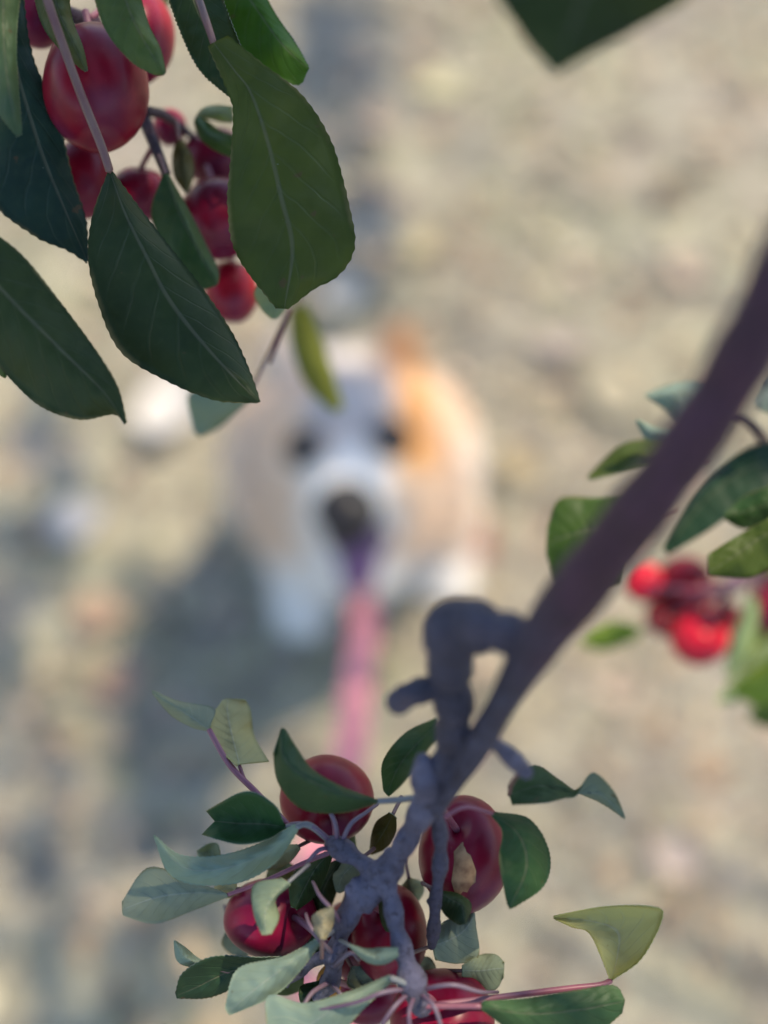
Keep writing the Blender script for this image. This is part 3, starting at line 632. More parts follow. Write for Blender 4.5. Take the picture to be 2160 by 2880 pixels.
    # dark double-lobed leaf
    lf([(805, 2325), (740, 2318), (670, 2316), (604, 2309)], [(808, 2328), (750, 2362), (670, 2374), (568, 2348)], [(800, 2318), (770, 2262), (690, 2226), (580, 2280)], d=(0.330, 0.334), c=(0.026, 0.085, 0.050), dl=-0.006, dr=-0.007, pet=[(930, 2365, 0.33), (865, 2322, 0.328)], pm=M_PETG, pw=8)
    # pale undersides to the left
    lf([(835, 2325), (760, 2390), (640, 2440), (520, 2440), (433, 2352)], [(840, 2332), (770, 2430), (650, 2486), (490, 2470), (433, 2356)], [(828, 2318), (740, 2368), (630, 2404), (510, 2405), (433, 2348)], d=(0.325, 0.328), c=PT, und=True, pet=[(930, 2368, 0.33), (870, 2320, 0.327)], pm=M_PETG, bend=-0.004, pw=9)
    lf([(640, 2517), (560, 2510), (450, 2522), (343, 2558)], [(642, 2522), (560, 2553), (440, 2596), (345, 2575)], [(636, 2512), (540, 2478), (420, 2440), (343, 2535)], d=(0.338, 0.345), c=(0.16, 0.19, 0.13), und=True, pet=[(950, 2390, 0.331), (860, 2425, 0.333), (740, 2480, 0.335)], pm=M_PETR, pw=7)
    lf([(812, 2480), (770, 2520), (745, 2570), (748, 2630)], [(790, 2470), (715, 2488), (712, 2560), (735, 2628)], [(816, 2490), (775, 2530), (785, 2580), (765, 2625)], d=(0.322, 0.318), c=(0.13, 0.20, 0.10), und=True, pet=[(870, 2430, 0.327)], pm=M_PETG)
    # dark leaf and pale leaf at the lower left
    lf([(905, 2690), (760, 2705), (640, 2735), (555, 2775), (495, 2800)], [(905, 2695), (780, 2745), (680, 2770), (590, 2805), (497, 2808)], [(900, 2684), (740, 2692), (600, 2690), (515, 2735), (493, 2790)], d=(0.338, 0.342), c=DT, dl=0.003, dr=-0.005, pet=[(935, 2700, 0.335)], pm=M_PETG)
    lf([(575, 2715), (535, 2700), (510, 2680), (490, 2645)], [(575, 2722), (530, 2718), (498, 2700), (488, 2650)], [(580, 2708), (550, 2690), (525, 2668), (492, 2645)], d=(0.339, 0.334), c=PT, und=True, pet=[(650, 2735, 0.341)])
    lf([(905, 2640), (820, 2705), (740, 2765), (640, 2848)], [(908, 2645), (840, 2735), (770, 2800), (645, 2855)], [(900, 2634), (800, 2690), (670, 2725), (632, 2835)], d=(0.325, 0.325), c=PT, und=True, pet=[(960, 2600, 0.327)], pm=M_PETG, bend=0.003, pw=9)
    lf([(1100, 2750), (1000, 2800), (890, 2870), (780, 2960)], [(1104, 2758), (1020, 2840), (930, 2930), (790, 2985)], [(1094, 2742), (980, 2790), (850, 2822), (755, 2800), (750, 2900)], d=(0.315, 0.32), c=PT, und=True, pet=[(1165, 2775, 0.318)], pm=M_PETG, pw=10)
    # right of the shoots
    lf([(1385, 2288), (1460, 2350), (1480, 2440), (1432, 2556)], [(1380, 2290), (1412, 2340), (1404, 2420), (1425, 2540)], [(1390, 2284), (1490, 2305), (1545, 2400), (1530, 2490), (1440, 2556)], d=(0.320, 0.320), c=(0.026, 0.080, 0.045), dl=0.002, dr=0.007, pet=[(1245, 2300, 0.312), (1310, 2270, 0.315)], pm=M_PETR)
    lf([(1432, 2235), (1520, 2210), (1620, 2232), (1690, 2235), (1758, 2302)], [(1428, 2210), (1500, 2153), (1570, 2192), (1620, 2227), (1690, 2258), (1758, 2304)], [(1440, 2264), (1530, 2258), (1590, 2245), (1622, 2237), (1666, 2174), (1725, 2225), (1758, 2298)], d=(0.318, 0.322), c=(0.035, 0.075, 0.035), dl=0.003, dr=-0.003, pet=[(1470, 2165, 0.298), (1440, 2200, 0.306)], wave=0.0008)
    lf([(1718, 2757), (1735, 2690), (1735, 2620), (1660, 2590), (1557, 2580)], [(1714, 2755), (1690, 2690), (1656, 2624), (1610, 2608), (1557, 2584)], [(1722, 2757), (1805, 2695), (1864, 2580), (1835, 2550), (1700, 2550), (1557, 2576)], d=(0.338, 0.338), c=(0.37, 0.37, 0.09), und=True, dl=-0.002, dr=-0.008, pet=[(1190, 2830, 0.322), (1440, 2800, 0.33), (1600, 2780, 0.335), (1690, 2770, 0.337)], pm=M_PETR, pw=9)  # yellow raised in the leaf colour to look sunlit
    lf([(1350, 2830), (1480, 2850), (1620, 2840), (1757, 2815)], [(1355, 2840), (1480, 2920), (1640, 2930), (1750, 2850)], [(1360, 2815), (1480, 2808), (1620, 2785), (1725, 2772), (1757, 2810)], d=(0.318, 0.326), c=(0.05, 0.12, 0.075), und=False, dr=0.004, pet=[(1190, 2830, 0.32)], pm=M_PETR, pw=9)
    lf([(1215, 2660), (1270, 2640), (1310, 2610), (1335, 2570)], [(1220, 2650), (1240, 2600), (1290, 2575), (1330, 2560)], [(1225, 2700), (1290, 2710), (1345, 2690), (1338, 2600)], d=(0.333, 0.345), c=(0.13, 0.17, 0.11), und=True)
    lf([(1300, 2730), (1350, 2730), (1390, 2725), (1418, 2722)], [(1300, 2745), (1340, 2785), (1390, 2785), (1416, 2750)], [(1300, 2715), (1345, 2688), (1390, 2684), (1418, 2705)], d=(0.338, 0.345), c=(0.13, 0.16, 0.06), und=True)
    # left of the branch
    lf([(1228, 2040), (1165, 2100), (1120, 2160), (1088, 2235)], [(1226, 2020), (1140, 2062), (1078, 2140), (1078, 2225)], [(1232, 2075), (1190, 2125), (1140, 2195), (1095, 2240)], d=(0.318, 0.330), c=(0.032, 0.085, 0.04), dr=-0.004, dl=0.004, pet=[(1250, 2010, 0.30)])
    lf([(1105, 2290), (1085, 2330), (1060, 2370), (1042, 2402)], [(1095, 2285), (1060, 2310), (1045, 2350), (1040, 2400)], [(1115, 2300), (1112, 2345), (1085, 2385), (1044, 2404)], d=(0.34, 0.35), c=OL)
    lf([(985, 2660), (1030, 2685), (1075, 2695), (1118, 2680)], [(985, 2664), (1030, 2705), (1080, 2712), (1120, 2690)], [(985, 2656), (1030, 2668), (1075, 2665), (1118, 2665)], d=(0.318, 0.314), c=PT, und=True, pet=[(950, 2640, 0.328)], pm=M_PETG)
    lf([(1085, 2500), (1085, 2540), (1090, 2580), (1090, 2620)], [(1078, 2500), (1066, 2540), (1072, 2590), (1086, 2620)], [(1094, 2500), (1106, 2540), (1108, 2590), (1094, 2622)], d=(0.328, 0.333), c=(0.03, 0.06, 0.03))
    lf([(1235, 2510), (1270, 2530), (1300, 2550), (1305, 2600)], [(1225, 2520), (1250, 2570), (1280, 2595), (1300, 2602)], [(1240, 2505), (1290, 2515), (1325, 2545), (1310, 2600)], d=(0.330, 0.325), c=(0.03, 0.06, 0.035))
    lf([(935, 2700), (930, 2740), (925, 2790), (925, 2830)], [(930, 2700), (895, 2740), (892, 2790), (918, 2830)], [(940, 2700), (955, 2745), (955, 2795), (932, 2830)], d=(0.340, 0.350), c=(0.36, 0.20, 0.045), und=False)
    lf([(905, 2640), (905, 2610), (910, 2580), (935, 2552)], [(900, 2640), (880, 2610), (880, 2575), (925, 2550)], [(915, 2642), (930, 2615), (940, 2585), (938, 2555)], d=(0.318, 0.318), c=(0.30, 0.22, 0.09), und=True)
    lf([(840, 2380), (800, 2400), (770, 2425), (748, 2440)], [(835, 2375), (785, 2378), (745, 2400), (742, 2436)], [(845, 2388), (820, 2420), (785, 2440), (750, 2446)], d=(0.342, 0.35), c=(0.18, 0.18, 0.055), und=True)
    lf([(665, 2500), (640, 2500), (615, 2505), (600, 2512)], [(662, 2515), (640, 2525), (615, 2520), (600, 2515)], [(665, 2485), (640, 2475), (612, 2482), (598, 2508)], d=(0.345, 0.35), c=(0.34, 0.31, 0.10), und=True)
    lf([(925, 2400), (890, 2440), (860, 2490), (830, 2555)], [(915, 2395), (850, 2430), (815, 2480), (818, 2550)], [(935, 2410), (915, 2470), (885, 2520), (836, 2560)], d=(0.335, 0.338), c=DG, pm=M_PETG)
    lf([(960, 2420), (925, 2470), (905, 2520), (898, 2590)], [(950, 2415), (895, 2450), (880, 2520), (890, 2585)], [(970, 2430), (955, 2480), (935, 2540), (905, 2595)], d=(0.345, 0.35), c=(0.03, 0.055, 0.03))
    lf([(1010, 2420), (985, 2440), (960, 2470), (950, 2510)], [(1000, 2415), (965, 2425), (938, 2460), (944, 2505)], [(1020, 2428), (1010, 2465), (985, 2495), (956, 2512)], d=(0.34, 0.345), c=(0.07, 0.10, 0.05), und=True)
    for (bx, by, tx, ty, w, dd_, cc, u) in ((1000, 2400, 905, 2330, 46, 0.352, DG, False), (980, 2500, 1000, 2420, 40, 0.352, (0.03, 0.055, 0.03), False), (900, 2640, 820, 2690, 44, 0.350, DT, False), (850, 2720, 760, 2790, 50, 0.348, (0.05, 0.09, 0.04), False), (990, 2720, 1040, 2790, 40, 0.345, (0.08, 0.11, 0.05), True),
            (1160, 2700, 1220, 2760, 42, 0.345, (0.12, 0.15, 0.08), True), (830, 2440, 745, 2470, 44, 0.356, (0.14, 0.19, 0.11), True), (900, 2760, 860, 2850, 46, 0.342, (0.03, 0.07, 0.04), False), (620, 2420, 555, 2390, 40, 0.352, (0.16, 0.21, 0.11), True), (1150, 2470, 1170, 2540, 36, 0.352, (0.10, 0.14, 0.06), True), (650, 2600, 690, 2700, 46, 0.362, (0.06, 0.09, 0.05), True)):
        g = np.array((tx-bx, ty-by), float); nn = np.array((-g[1], g[0]))/np.linalg.norm(g)*w; b0 = np.array((bx, by), float)
        at_ = lambda t, k: tuple(b0+g*t+nn*k)
        lf([at_(0, 0), at_(.35, .06), at_(.7, .02), at_(1, -.1)], [at_(0, -.1), at_(.3, -.9), at_(.7, -.75), at_(.99, -.12)], [at_(0, .1), at_(.35, .95), at_(.7, .7), at_(.99, -.06)], d=(dd_, dd_+random.uniform(-.008, .008)), c=cc, und=u, dl=random.uniform(-.006, .006), dr=random.uniform(-.006, .006))
    return B
main_branch()
R1 = (0.22, 0.010, 0.026)
apple(920, 2248, 134, 124, 0.348, 'dark red crab apple under the folded leaf at the top of the lower cluster', R1, stalk=[(945, 2330, 0.335), (950, 2380, 0.327)])
apple(1305, 2400, 128, 165, 0.345, 'tall dark red crab apple right of the shoots with a tan split in its skin', (0.20, 0.010, 0.030), stalk=[(1262, 2275, 0.33), (1225, 2250, 0.309)])
apple(762, 2580, 134, 108, 0.350, 'crab apple at the left of the lower cluster with a lilac sheen', (0.24, 0.014, 0.05), stalk=[(890, 2590, 0.338), (945, 2680, 0.331)])
apple(1095, 2625, 108, 140, 0.349, 'deep crimson crab apple behind the forked shoots at the bottom centre', R1, stalk=[(1050, 2520, 0.338), (1010, 2535, 0.326)])
apple(985, 2640, 90, 105, 0.362, 'mostly hidden dark crab apple left of the forked shoots', (0.17, 0.008, 0.022), stalk=[(965, 2570, 0.345), (965, 2600, 0.328)])
apple(1245, 2865, 148, 135, 0.340, 'purplish red crab apple cut off by the bottom edge of the picture', (0.22, 0.012, 0.04), stalk=[(1200, 2790, 0.328), (1165, 2780, 0.321)])
apple(1035, 2805, 95, 75, 0.372, 'small shaded crab apple low down behind the stalks', (0.16, 0.01, 0.03), stalk=[(985, 2760, 0.36), (935, 2755, 0.334)])

def scar():
    """the tan split on the tall apple, a bark-like dry scab sitting proud of the skin"""
    a = next(o for o in bpy.data.objects if o.get('label', '').startswith('tall dark red')); fr = [c for c in a.children if c.name.startswith('fruit')][0]
    bv = BVHTree.FromPolygons([v.co for v in fr.data.vertices], [p.vertices[:] for p in fr.data.polygons]); cam_l = CAM-a.location
    ring, v, f = 16, [], []
    for r in range(5):
        for k in range(ring):
            th = 2*math.pi*k/ring; w_ = 1+0.16*math.sin(3*th+1)+0.10*math.sin(7*th); x = 1302+33*r/4*math.cos(th)*w_; y = 2450+70*r/4*math.sin(th)*w_
            d = (P(x, y, 1)-CAM).normalized(); h = bv.ray_cast(cam_l, d)
            v.append(h[0] - d*(0.0007*(1-(r/4)**2)+0.00022))
    for r in range(4):
        for k in range(ring): k2 = (k+1) % ring; f.append((r*ring+k, (r+1)*ring+k, (r+1)*ring+k2, r*ring+k2))
    o = link('scab', mesh('scab', v, f), plain('scab', (0.34, 0.20, 0.10), (0.11, 0.045, 0.022), 0.8, 190), a); o['label'] = 'tan dry scab on the skin'
scar()

# ------------------------------------------------------------------ foreground: hanging twig at the upper left
def left_twig():
    B = empty('hanging_twig', P(400, 310, 0.36)); tag(B, 'leafy crab apple twig hanging in at the upper left with large dark leaves', 'branch')
    wp = [Vector((1.89, -0.57, 1.95)), Vector((0.95, 0.15, 1.92)), Vector((0.25, 0.50, 1.74)), Vector((-0.03, 0.40, 1.45)), P(150, -160, 0.352), P(215, -10, 0.356), P(275, 90, 0.372), P(345, 220, 0.385), P(405, 312, 0.375), P(440, 400, 0.372), P(468, 490, 0.368)]
    rr = [0.012, 0.009, 0.006, 0.0038, 0.0032, 0.003, 0.0026, 0.0022, 0.002, 0.0017, 0.0013]
    q = cr([tuple(p)+(0, r) for p, r in zip(wp, rr)], 90)
    under(tube_world('main_stem', [Vector(z[:3]) for z in q], [z[4] for z in q], M_BARK, None, 14, 0.12), B)
    under(stem('shoot', [(405, 312, 0.375, 16), (455, 322, 0.385, 15), (500, 350, 0.395, 12), (560, 400, 0.40, 8)], M_BARK, None, rough=0.14), B)
    lf = lambda *a, **k: leaf(B, *a, **k)
    # the big leaf right of the apples, with the leaf above it and a bright one behind
    lf([(600, 120), (660, 200), (705, 262), (752, 400), (792, 560), (822, 700), (800, 868)], [(585, 130), (640, 258), (656, 320), (648, 460), (640, 580), (665, 715), (775, 868)], [(640, 100), (740, 180), (850, 268), (930, 395), (978, 560), (998, 690), (955, 772), (880, 815), (810, 870)], d=(0.330, 0.336), c=(0.066, 0.102, 0.022), dl=0.003, dr=0.005, pet=[(470, -130, 0.34), (545, -30, 0.334), (580, 60, 0.331)], pw=11, serr=3.2, label='large green leaf with a pale midrib')
    lf([(520, -70), (560, 40), (610, 150), (655, 275)], [(455, -60), (500, 70), (560, 195), (648, 276)], [(600, -70), (650, 60), (690, 180), (665, 276)], d=(0.340, 0.345), c=(0.026, 0.062, 0.034), dr=-0.004, dl=0.004, serr=3)
    lf([(640, -90), (720, 20), (790, 120), (868, 196)], [(560, -80), (620, 80), (740, 190), (835, 240), (866, 200)], [(710, -80), (775, 40), (830, 120), (870, 192)], d=(0.352, 0.350), c=(0.055, 0.15, 0.018), dl=0.002, dr=0.003, serr=3, label='bright green leaf with a small red spot')
    # the dark pointed leaf in the middle on a long pinkish stalk
    lf([(308, 480), (352, 597), (414, 720), (480, 845), (590, 985), (728, 1132)], [(304, 484), (262, 600), (248, 720), (275, 850), (340, 990), (470, 1072), (600, 1125), (722, 1134)], [(314, 480), (400, 595), (490, 710), (580, 825), (655, 940), (705, 1050), (732, 1130)], d=(0.335, 0.330), c=(0.026, 0.052, 0.022), dl=0.004, dr=0.007, pet=[(95, -120, 0.322), (150, 50, 0.325), (225, 260, 0.330), (285, 410, 0.334)], pw=13, serr=2.6, label='dark pointed leaf with visible veins')
    # left edge leaves
    lf([(20, -60), (40, 150), (110, 400), (180, 580), (246, 735)], [(-90, 0), (-110, 280), (-40, 540), (90, 660), (190, 705), (244, 742)], [(60, -60), (90, 150), (160, 320), (205, 500), (242, 620), (250, 735)], d=(0.345, 0.350), c=(0.016, 0.048, 0.052), dl=0.002, dr=0.003, pet=[(10, -200, 0.35)], serr=3.2, label='blue-green leaf at the left edge')
    lf([(10, -60), (12, 100), (25, 250), (52, 384)], [(-60, -60), (-70, 120), (-20, 290), (46, 384)], [(62, -60), (46, 110), (52, 250), (62, 376)], d=(0.322, 0.320), c=(0.07, 0.13, 0.10), und=False, pet=[(5, -190, 0.33)])
    lf([(-120, 680), (40, 850), (180, 990), (290, 1100), (353, 1192)], [(-130, 900), (10, 1045), (110, 1140), (220, 1180), (320, 1165), (350, 1194)], [(-90, 610), (50, 705), (170, 850), (270, 985), (330, 1085), (356, 1188)], d=(0.320, 0.322), c=(0.034, 0.062, 0.026), dl=0.007, dr=0.003, pet=[(-260, 540, 0.33)], serr=1.5, label='large dark leaf at the left edge, lowest of its twig')
    lf([(-40, 930), (-10, 980), (8, 1020), (16, 1062)], [(-60, 960), (-30, 1020), (-5, 1050), (14, 1064)], [(-20, 920), (10, 965), (20, 1010), (18, 1060)], d=(0.345, 0.348), c=GR)
    # behind, between the apples
    lf([(466, 488), (505, 600), (555, 700), (608, 802)], [(458, 492), (425, 600), (470, 700), (555, 806), (604, 806)], [(472, 486), (530, 590), (580, 690), (614, 760), (613, 800)], d=(0.362, 0.366), c=(0.036, 0.095, 0.05), dl=0.003, dr=0.008, serr=1.5)
    lf([(660, 420), (610, 395), (570, 365), (548, 335)], [(655, 445), (600, 420), (560, 385), (545, 345)], [(655, 380), (620, 368), (590, 345), (555, 325)], d=(0.366, 0.375), c=(0.06, 0.13, 0.05), dl=0.003, dr=0.006)
    lf([(655, 330), (620, 318), (585, 318), (550, 340)], [(655, 345), (620, 342), (585, 335), (548, 345)], [(655, 300), (610, 296), (570, 305), (546, 335)], d=(0.372, 0.378), c=(0.20, 0.27, 0.06), und=True)
    lf([(330, -90), (365, 30), (415, 130), (462, 208)], [(245, -90), (290, 70), (360, 165), (425, 206), (460, 212)], [(375, -90), (415, 60), (450, 135), (467, 204)], d=(0.324, 0.322), c=(0.075, 0.13, 0.05), dl=0.004, dr=0.003, serr=1.5, pet=[(310, -200, 0.335)])
    lf([(135, -90), (165, 30), (205, 120), (243, 200)], [(80, -90), (115, 60), (170, 140), (238, 202)], [(190, -90), (200, 40), (232, 130), (247, 198)], d=(0.328, 0.332), c=(0.075, 0.11, 0.06), dl=0.005, dr=0.005, serr=1.5, pet=[(120, -190, 0.335)])
    lf([(505, 395), (512, 440), (518, 490), (525, 542)], [(495, 400), (485, 440), (490, 495), (520, 542)], [(515, 395), (540, 440), (545, 490), (530, 540)], d=(0.376, 0.372), c=OL)
    lf([(750, 780), (765, 820), (778, 860), (770, 898)], [(735, 785), (715, 825), (735, 870), (764, 898)], [(790, 780), (805, 830), (800, 870), (778, 898)], d=(0.36, 0.37), c=(0.11, 0.19, 0.06), und=True)
    lf([(838, 860), (858, 950), (890, 1050), (950, 1158)], [(815, 870), (818, 960), (858, 1080), (938, 1162)], [(860, 850), (900, 940), (930, 1030), (968, 1145)], d=(0.50, 0.54), c=(0.15, 0.19, 0.05), dl=0.01, dr=0.01, pet=[(800, 760, 0.46)])
    lf([(700, 1112), (650, 1140), (600, 1175), (558, 1226)], [(680, 1100), (600, 1095), (528, 1110), (545, 1215)], [(705, 1125), (665, 1160), (620, 1200), (566, 1228)], d=(0.40, 0.42), c=(0.08, 0.15, 0.09), und=True, pet=[(760, 1020, 0.39), (820, 860, 0.385)])
    lf([(440, -60), (452, -20), (458, 10), (445, 30)], [(420, -50), (425, -10), (432, 15), (440, 30)], [(470, -50), (478, -10), (472, 20), (450, 32)], d=(0.40, 0.41), c=(0.22, 0.26, 0.06), und=True)
left_twig()
apple(270, 248, 146, 182, 0.352, 'largest crab apple at the upper left, crossed by a long pinkish leaf stalk', (0.235, 0.010, 0.026), stalk=[(255, 75, 0.358), (240, 30, 0.358)])
apple(392, 105, 100, 136, 0.378, 'rosy crab apple right behind the largest one at the upper left', (0.30, 0.02, 0.04), stalk=[(330, 0, 0.372), (255, 50, 0.366)])
apple(105, 45, 78, 90, 0.372, 'pale-topped crab apple in the top left corner', (0.30, 0.03, 0.06), stalk=[(150, -30, 0.362), (205, -30, 0.356)])
apple(232, 505, 88, 112, 0.376, 'red crab apple half hidden below the largest one at the upper left', (0.27, 0.012, 0.03), stalk=[(280, 420, 0.380), (380, 275, 0.382)])
apple(392, 545, 84, 80, 0.388, 'dim red crab apple behind the tip of the teal hanging leaf', (0.22, 0.014, 0.034), stalk=[(400, 470, 0.385), (438, 400, 0.374)])
apple(478, 358, 48, 52, 0.402, 'tiny pinkish crab apple high on the dark twig', (0.27, 0.03, 0.06), stalk=[(470, 318, 0.395), (455, 322, 0.386)])
apple(605, 440, 92, 84, 0.405, 'dark red crab apple just left of the big green leaf, upper of two', (0.18, 0.010, 0.03), stalk=[(590, 395, 0.402), (565, 402, 0.400)])
apple(615, 615, 112, 118, 0.392, 'dark maroon crab apple with a whitish sheen left of the big green leaf', (0.17, 0.008, 0.028), stalk=[(600, 520, 0.395), (560, 402, 0.400)])
apple(650, 820, 76, 94, 0.405, 'bright red crab apple hanging lowest at the upper left', (0.33, 0.012, 0.022), stalk=[(655, 735, 0.405), (600, 520, 0.402), (560, 404, 0.401)])

def top_leaf():
    B = empty('overhanging_twig', P(1750, -320, 0.245)); tag(B, 'twig above the frame whose single dark leaf dips in at the top right', 'branch')
    wp = [Vector((0.95, 0.15, 1.92)), Vector((0.5, 0.42, 1.78)), Vector((0.2, 0.45, 1.58)), P(1900, -650, 0.25), P(1790, -430, 0.245)]
    q = cr([tuple(p)+(0, r) for p, r in zip(wp, [0.007, 0.005, 0.0035, 0.0022, 0.0015])], 40)
    under(tube_world('main_stem', [Vector(z[:3]) for z in q], [z[4] for z in q], M_BARK, None, 12, 0.12), B)
    leaf(B, [(1720, -330), (1690, -160), (1630, 20), (1562, 205)], [(1690, -330), (1480, -200), (1385, -60), (1455, 80), (1550, 200)], [(1740, -330), (1930, -220), (1965, -40), (1800, 78), (1640, 165), (1572, 206)], d=(0.236, 0.236), c=(0.035, 0.060, 0.018), dl=0.004, dr=0.004, pet=[(1790, -430, 0.245)], pw=10, serr=1.5)
top_leaf()

# ------------------------------------------------------------------ foreground: leaves and fruit behind the thick branch at the right edge
def right_twig():
    B = empty('fruiting_twig', P(2200, 1600, 0.515)); tag(B, 'sunlit fruiting twig behind the thick branch at the right edge', 'branch')
    wp = [Vector((0.50, 0.42, 1.49)), Vector((0.36, 0.40, 1.28)), P(2600, 1150, 0.515), P(2330, 1420, 0.515), P(2200, 1560, 0.515), P(2110, 1615, 0.517), P(2055, 1645, 0.520)]
    q = cr([tuple(p)+(0, r) for p, r in zip(wp, [0.007, 0.005, 0.004, 0.0036, 0.0034, 0.0032, 0.0042])], 50)
    under(tube_world('main_stem', [Vector(z[:3]) for z in q], [z[4] for z in q], plain('reddish_twig', (0.30, 0.12, 0.13), (0.36, 0.20, 0.20), 0.5, 80), None, 14, 0.16), B)
    under(stem('shoot', [(2230, 1500, 0.515, 20), (2200, 1350, 0.505, 18), (2120, 1200, 0.42, 14), (2000, 1150, 0.415, 10)], M_BARK, None), B)
    lf = lambda *a, **k: leaf(B, *a, **k)
    lf([(2000, 1140), (1940, 1115), (1880, 1108), (1815, 1114)], [(2000, 1190), (1930, 1200), (1868, 1150), (1820, 1118)], [(2000, 1085), (1940, 1075), (1880, 1082), (1812, 1110)], d=(0.40, 0.40), c=(0.10, 0.20, 0.20), und=True)
    lf([(1960, 1230), (1900, 1228), (1840, 1215), (1790, 1180)], [(1960, 1245), (1890, 1245), (1820, 1235), (1788, 1185)], [(1960, 1215), (1900, 1212), (1840, 1200), (1792, 1178)], d=(0.385, 0.385), c=(0.06, 0.16, 0.15), und=True)
    lf([(1930, 1290), (1830, 1285), (1750, 1300), (1655, 1346)], [(1930, 1330), (1830, 1318), (1750, 1330), (1660, 1350)], [(1930, 1240), (1830, 1235), (1740, 1255), (1652, 1340)], d=(0.395, 0.40), c=(0.075, 0.12, 0.025), dl=-0.004, dr=0.006)
    lf([(1760, 1480), (1690, 1490), (1620, 1500), (1536, 1530)], [(1740, 1640), (1650, 1650), (1570, 1640), (1536, 1560)], [(1780, 1400), (1680, 1400), (1575, 1402), (1540, 1480)], d=(0.39, 0.395), c=(0.055, 0.12, 0.03), dl=0.004, dr=0.004, pet=[(1900, 1430, 0.395)])
    lf([(2230, 1100), (2180, 1100), (2150, 1110), (2120, 1135)], [(2230, 1150), (2180, 1165), (2150, 1160), (2120, 1140)], [(2230, 1040), (2180, 1040), (2150, 1060), (2118, 1120)], d=(0.40, 0.40), c=(0.12, 0.18, 0.20), und=True)
    lf([(2230, 1290), (2100, 1320), (1990, 1400), (1870, 1550)], [(2230, 1370), (2110, 1400), (2010, 1480), (1880, 1560)], [(2230, 1230), (2090, 1265), (1960, 1370), (1862, 1540)], d=(0.42, 0.42), c=(0.02, 0.062, 0.055), dl=-0.004, dr=0.004)
    lf([(2230, 1400), (2150, 1420), (2090, 1440), (2036, 1452)], [(2230, 1460), (2150, 1475), (2090, 1486), (2038, 1462)], [(2230, 1345), (2150, 1372), (2090, 1398), (2036, 1444)], d=(0.385, 0.385), c=(0.03, 0.085, 0.030), dl=0.004, dr=0.003)
    lf([(2200, 1480), (2140, 1510), (2070, 1560), (1992, 1612)], [(2215, 1560), (2165, 1600), (2100, 1625), (1996, 1618)], [(2190, 1440), (2130, 1475), (2060, 1515), (1990, 1560)], d=(0.375, 0.375), c=(0.065, 0.11, 0.022), dl=0.003, dr=0.001, serr=2.5, label='dark green veined leaf, the sharpest at the right edge')
    lf([(1800, 1775), (1740, 1785), (1690, 1795), (1632, 1800)], [(1800, 1790), (1750, 1815), (1690, 1830), (1634, 1812)], [(1795, 1760), (1740, 1745), (1690, 1755), (1632, 1790)], d=(0.545, 0.550), c=(0.16, 0.27, 0.05), pet=[(1880, 1730, 0.535)])
    lf([(2120, 1680), (2100, 1750), (2080, 1830), (2045, 1905)], [(2105, 1680), (2075, 1750), (2050, 1830), (2038, 1902)], [(2135, 1690), (2130, 1760), (2105, 1840), (2052, 1908)], d=(0.505, 0.515), c=(0.30, 0.40, 0.10), und=True)
    lf([(2230, 1820), (2170, 1860), (2100, 1920), (2020, 1975)], [(2230, 1910), (2170, 1940), (2110, 1965), (2024, 1980)], [(2230, 1740), (2160, 1790), (2090, 1870), (2016, 1968)], d=(0.525, 0.535), c=(0.28, 0.38, 0.10), und=True, dl=0.006)
    lf([(2240, 1930), (2190, 1960), (2150, 1990), (2105, 2015)], [(2240, 2040), (2200, 2050), (2150, 2045), (2108, 2022)], [(2240, 1900), (2190, 1925), (2145, 1960), (2103, 2008)], d=(0.535, 0.535), c=(0.05, 0.11, 0.03))
    lf([(2210, 1720), (2170, 1790), (2130, 1870), (2085, 1950)], [(2180, 1720), (2120, 1790), (2085, 1870), (2078, 1945)], [(2235, 1740), (2225, 1810), (2180, 1890), (2092, 1955)], d=(0.54, 0.55), c=(0.20, 0.32, 0.07), und=False, pet=[(2190, 1580, 0.52)])
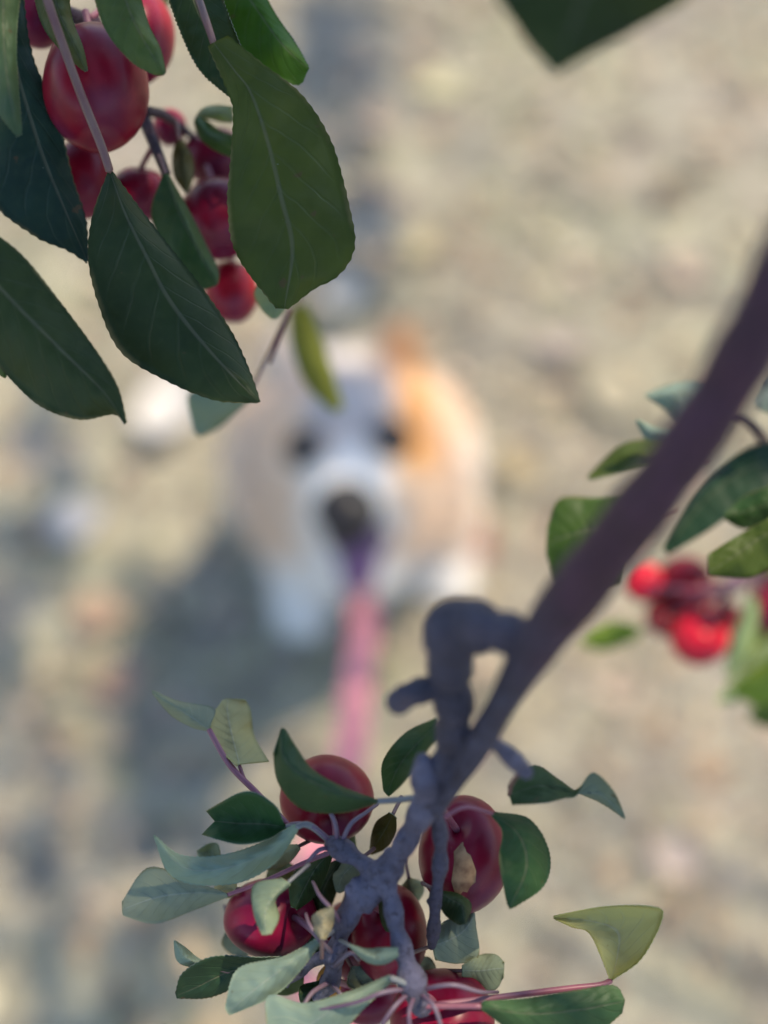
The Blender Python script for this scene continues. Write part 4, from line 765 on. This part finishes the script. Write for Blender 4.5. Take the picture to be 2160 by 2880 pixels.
    lf([(2240, 1860), (2190, 1900), (2130, 1930), (2060, 1945)], [(2240, 1930), (2190, 1970), (2130, 1985), (2064, 1952)], [(2240, 1800), (2180, 1840), (2120, 1880), (2056, 1938)], d=(0.50, 0.515), c=(0.18, 0.29, 0.06), und=False, pet=[(2260, 1700, 0.52)])
    lf([(2230, 1560), (2200, 1575), (2165, 1585), (2128, 1602)], [(2230, 1590), (2200, 1605), (2165, 1608), (2130, 1606)], [(2230, 1540), (2200, 1552), (2165, 1565), (2126, 1598)], d=(0.505, 0.505), c=(0.16, 0.30, 0.03))
right_twig()
RED_SUNLIT = (0.68, 0.03, 0.045)  # red brightened to stand for sunlight on these fruits
apple(1808, 1636, 56, 58, 0.545, 'small crab apple in a sunlit-bright red beside the thick branch, leftmost at the right edge', RED_SUNLIT, stalk=[(1850, 1655, 0.530), (1960, 1660, 0.525), (2055, 1645, 0.520)])
apple(1925, 1640, 84, 78, 0.550, 'shaded maroon crab apple in the middle of the right-hand bunch', (0.16, 0.008, 0.016), stalk=[(2000, 1630, 0.535), (2055, 1642, 0.521)])
apple(1872, 1733, 58, 58, 0.555, 'red crab apple tucked under the maroon one at the right', (0.36, 0.014, 0.022), stalk=[(1915, 1720, 0.540), (1990, 1680, 0.527), (2055, 1648, 0.520)])
apple(1968, 1793, 84, 80, 0.540, 'sunlit glossy pinkish red crab apple, lowest of the right-hand bunch', RED_SUNLIT, stalk=[(2000, 1740, 0.530), (2055, 1650, 0.520)])
apple(2160, 1700, 56, 80, 0.530, 'purplish crab apple cut by the right edge of the picture', (0.28, 0.02, 0.05), stalk=[(2150, 1625, 0.523), (2120, 1612, 0.518)])
apple(2165, 1585, 34, 40, 0.545, 'small orange-red crab apple at the right edge above the purplish one', (0.42, 0.05, 0.03), stalk=[(2150, 1605, 0.530), (2125, 1608, 0.518)])
apple(1945, 1712, 66, 62, 0.57, 'dark red crab apple at the heart of the right-hand bunch, mostly hidden', (0.22, 0.010, 0.018), stalk=[(2000, 1690, 0.555), (2040, 1660, 0.53), (2055, 1648, 0.522)])
apple(2040, 1740, 46, 50, 0.575, 'small deep red crab apple right of the glossy sunlit one', (0.34, 0.014, 0.024), stalk=[(2050, 1700, 0.55), (2055, 1655, 0.524)])
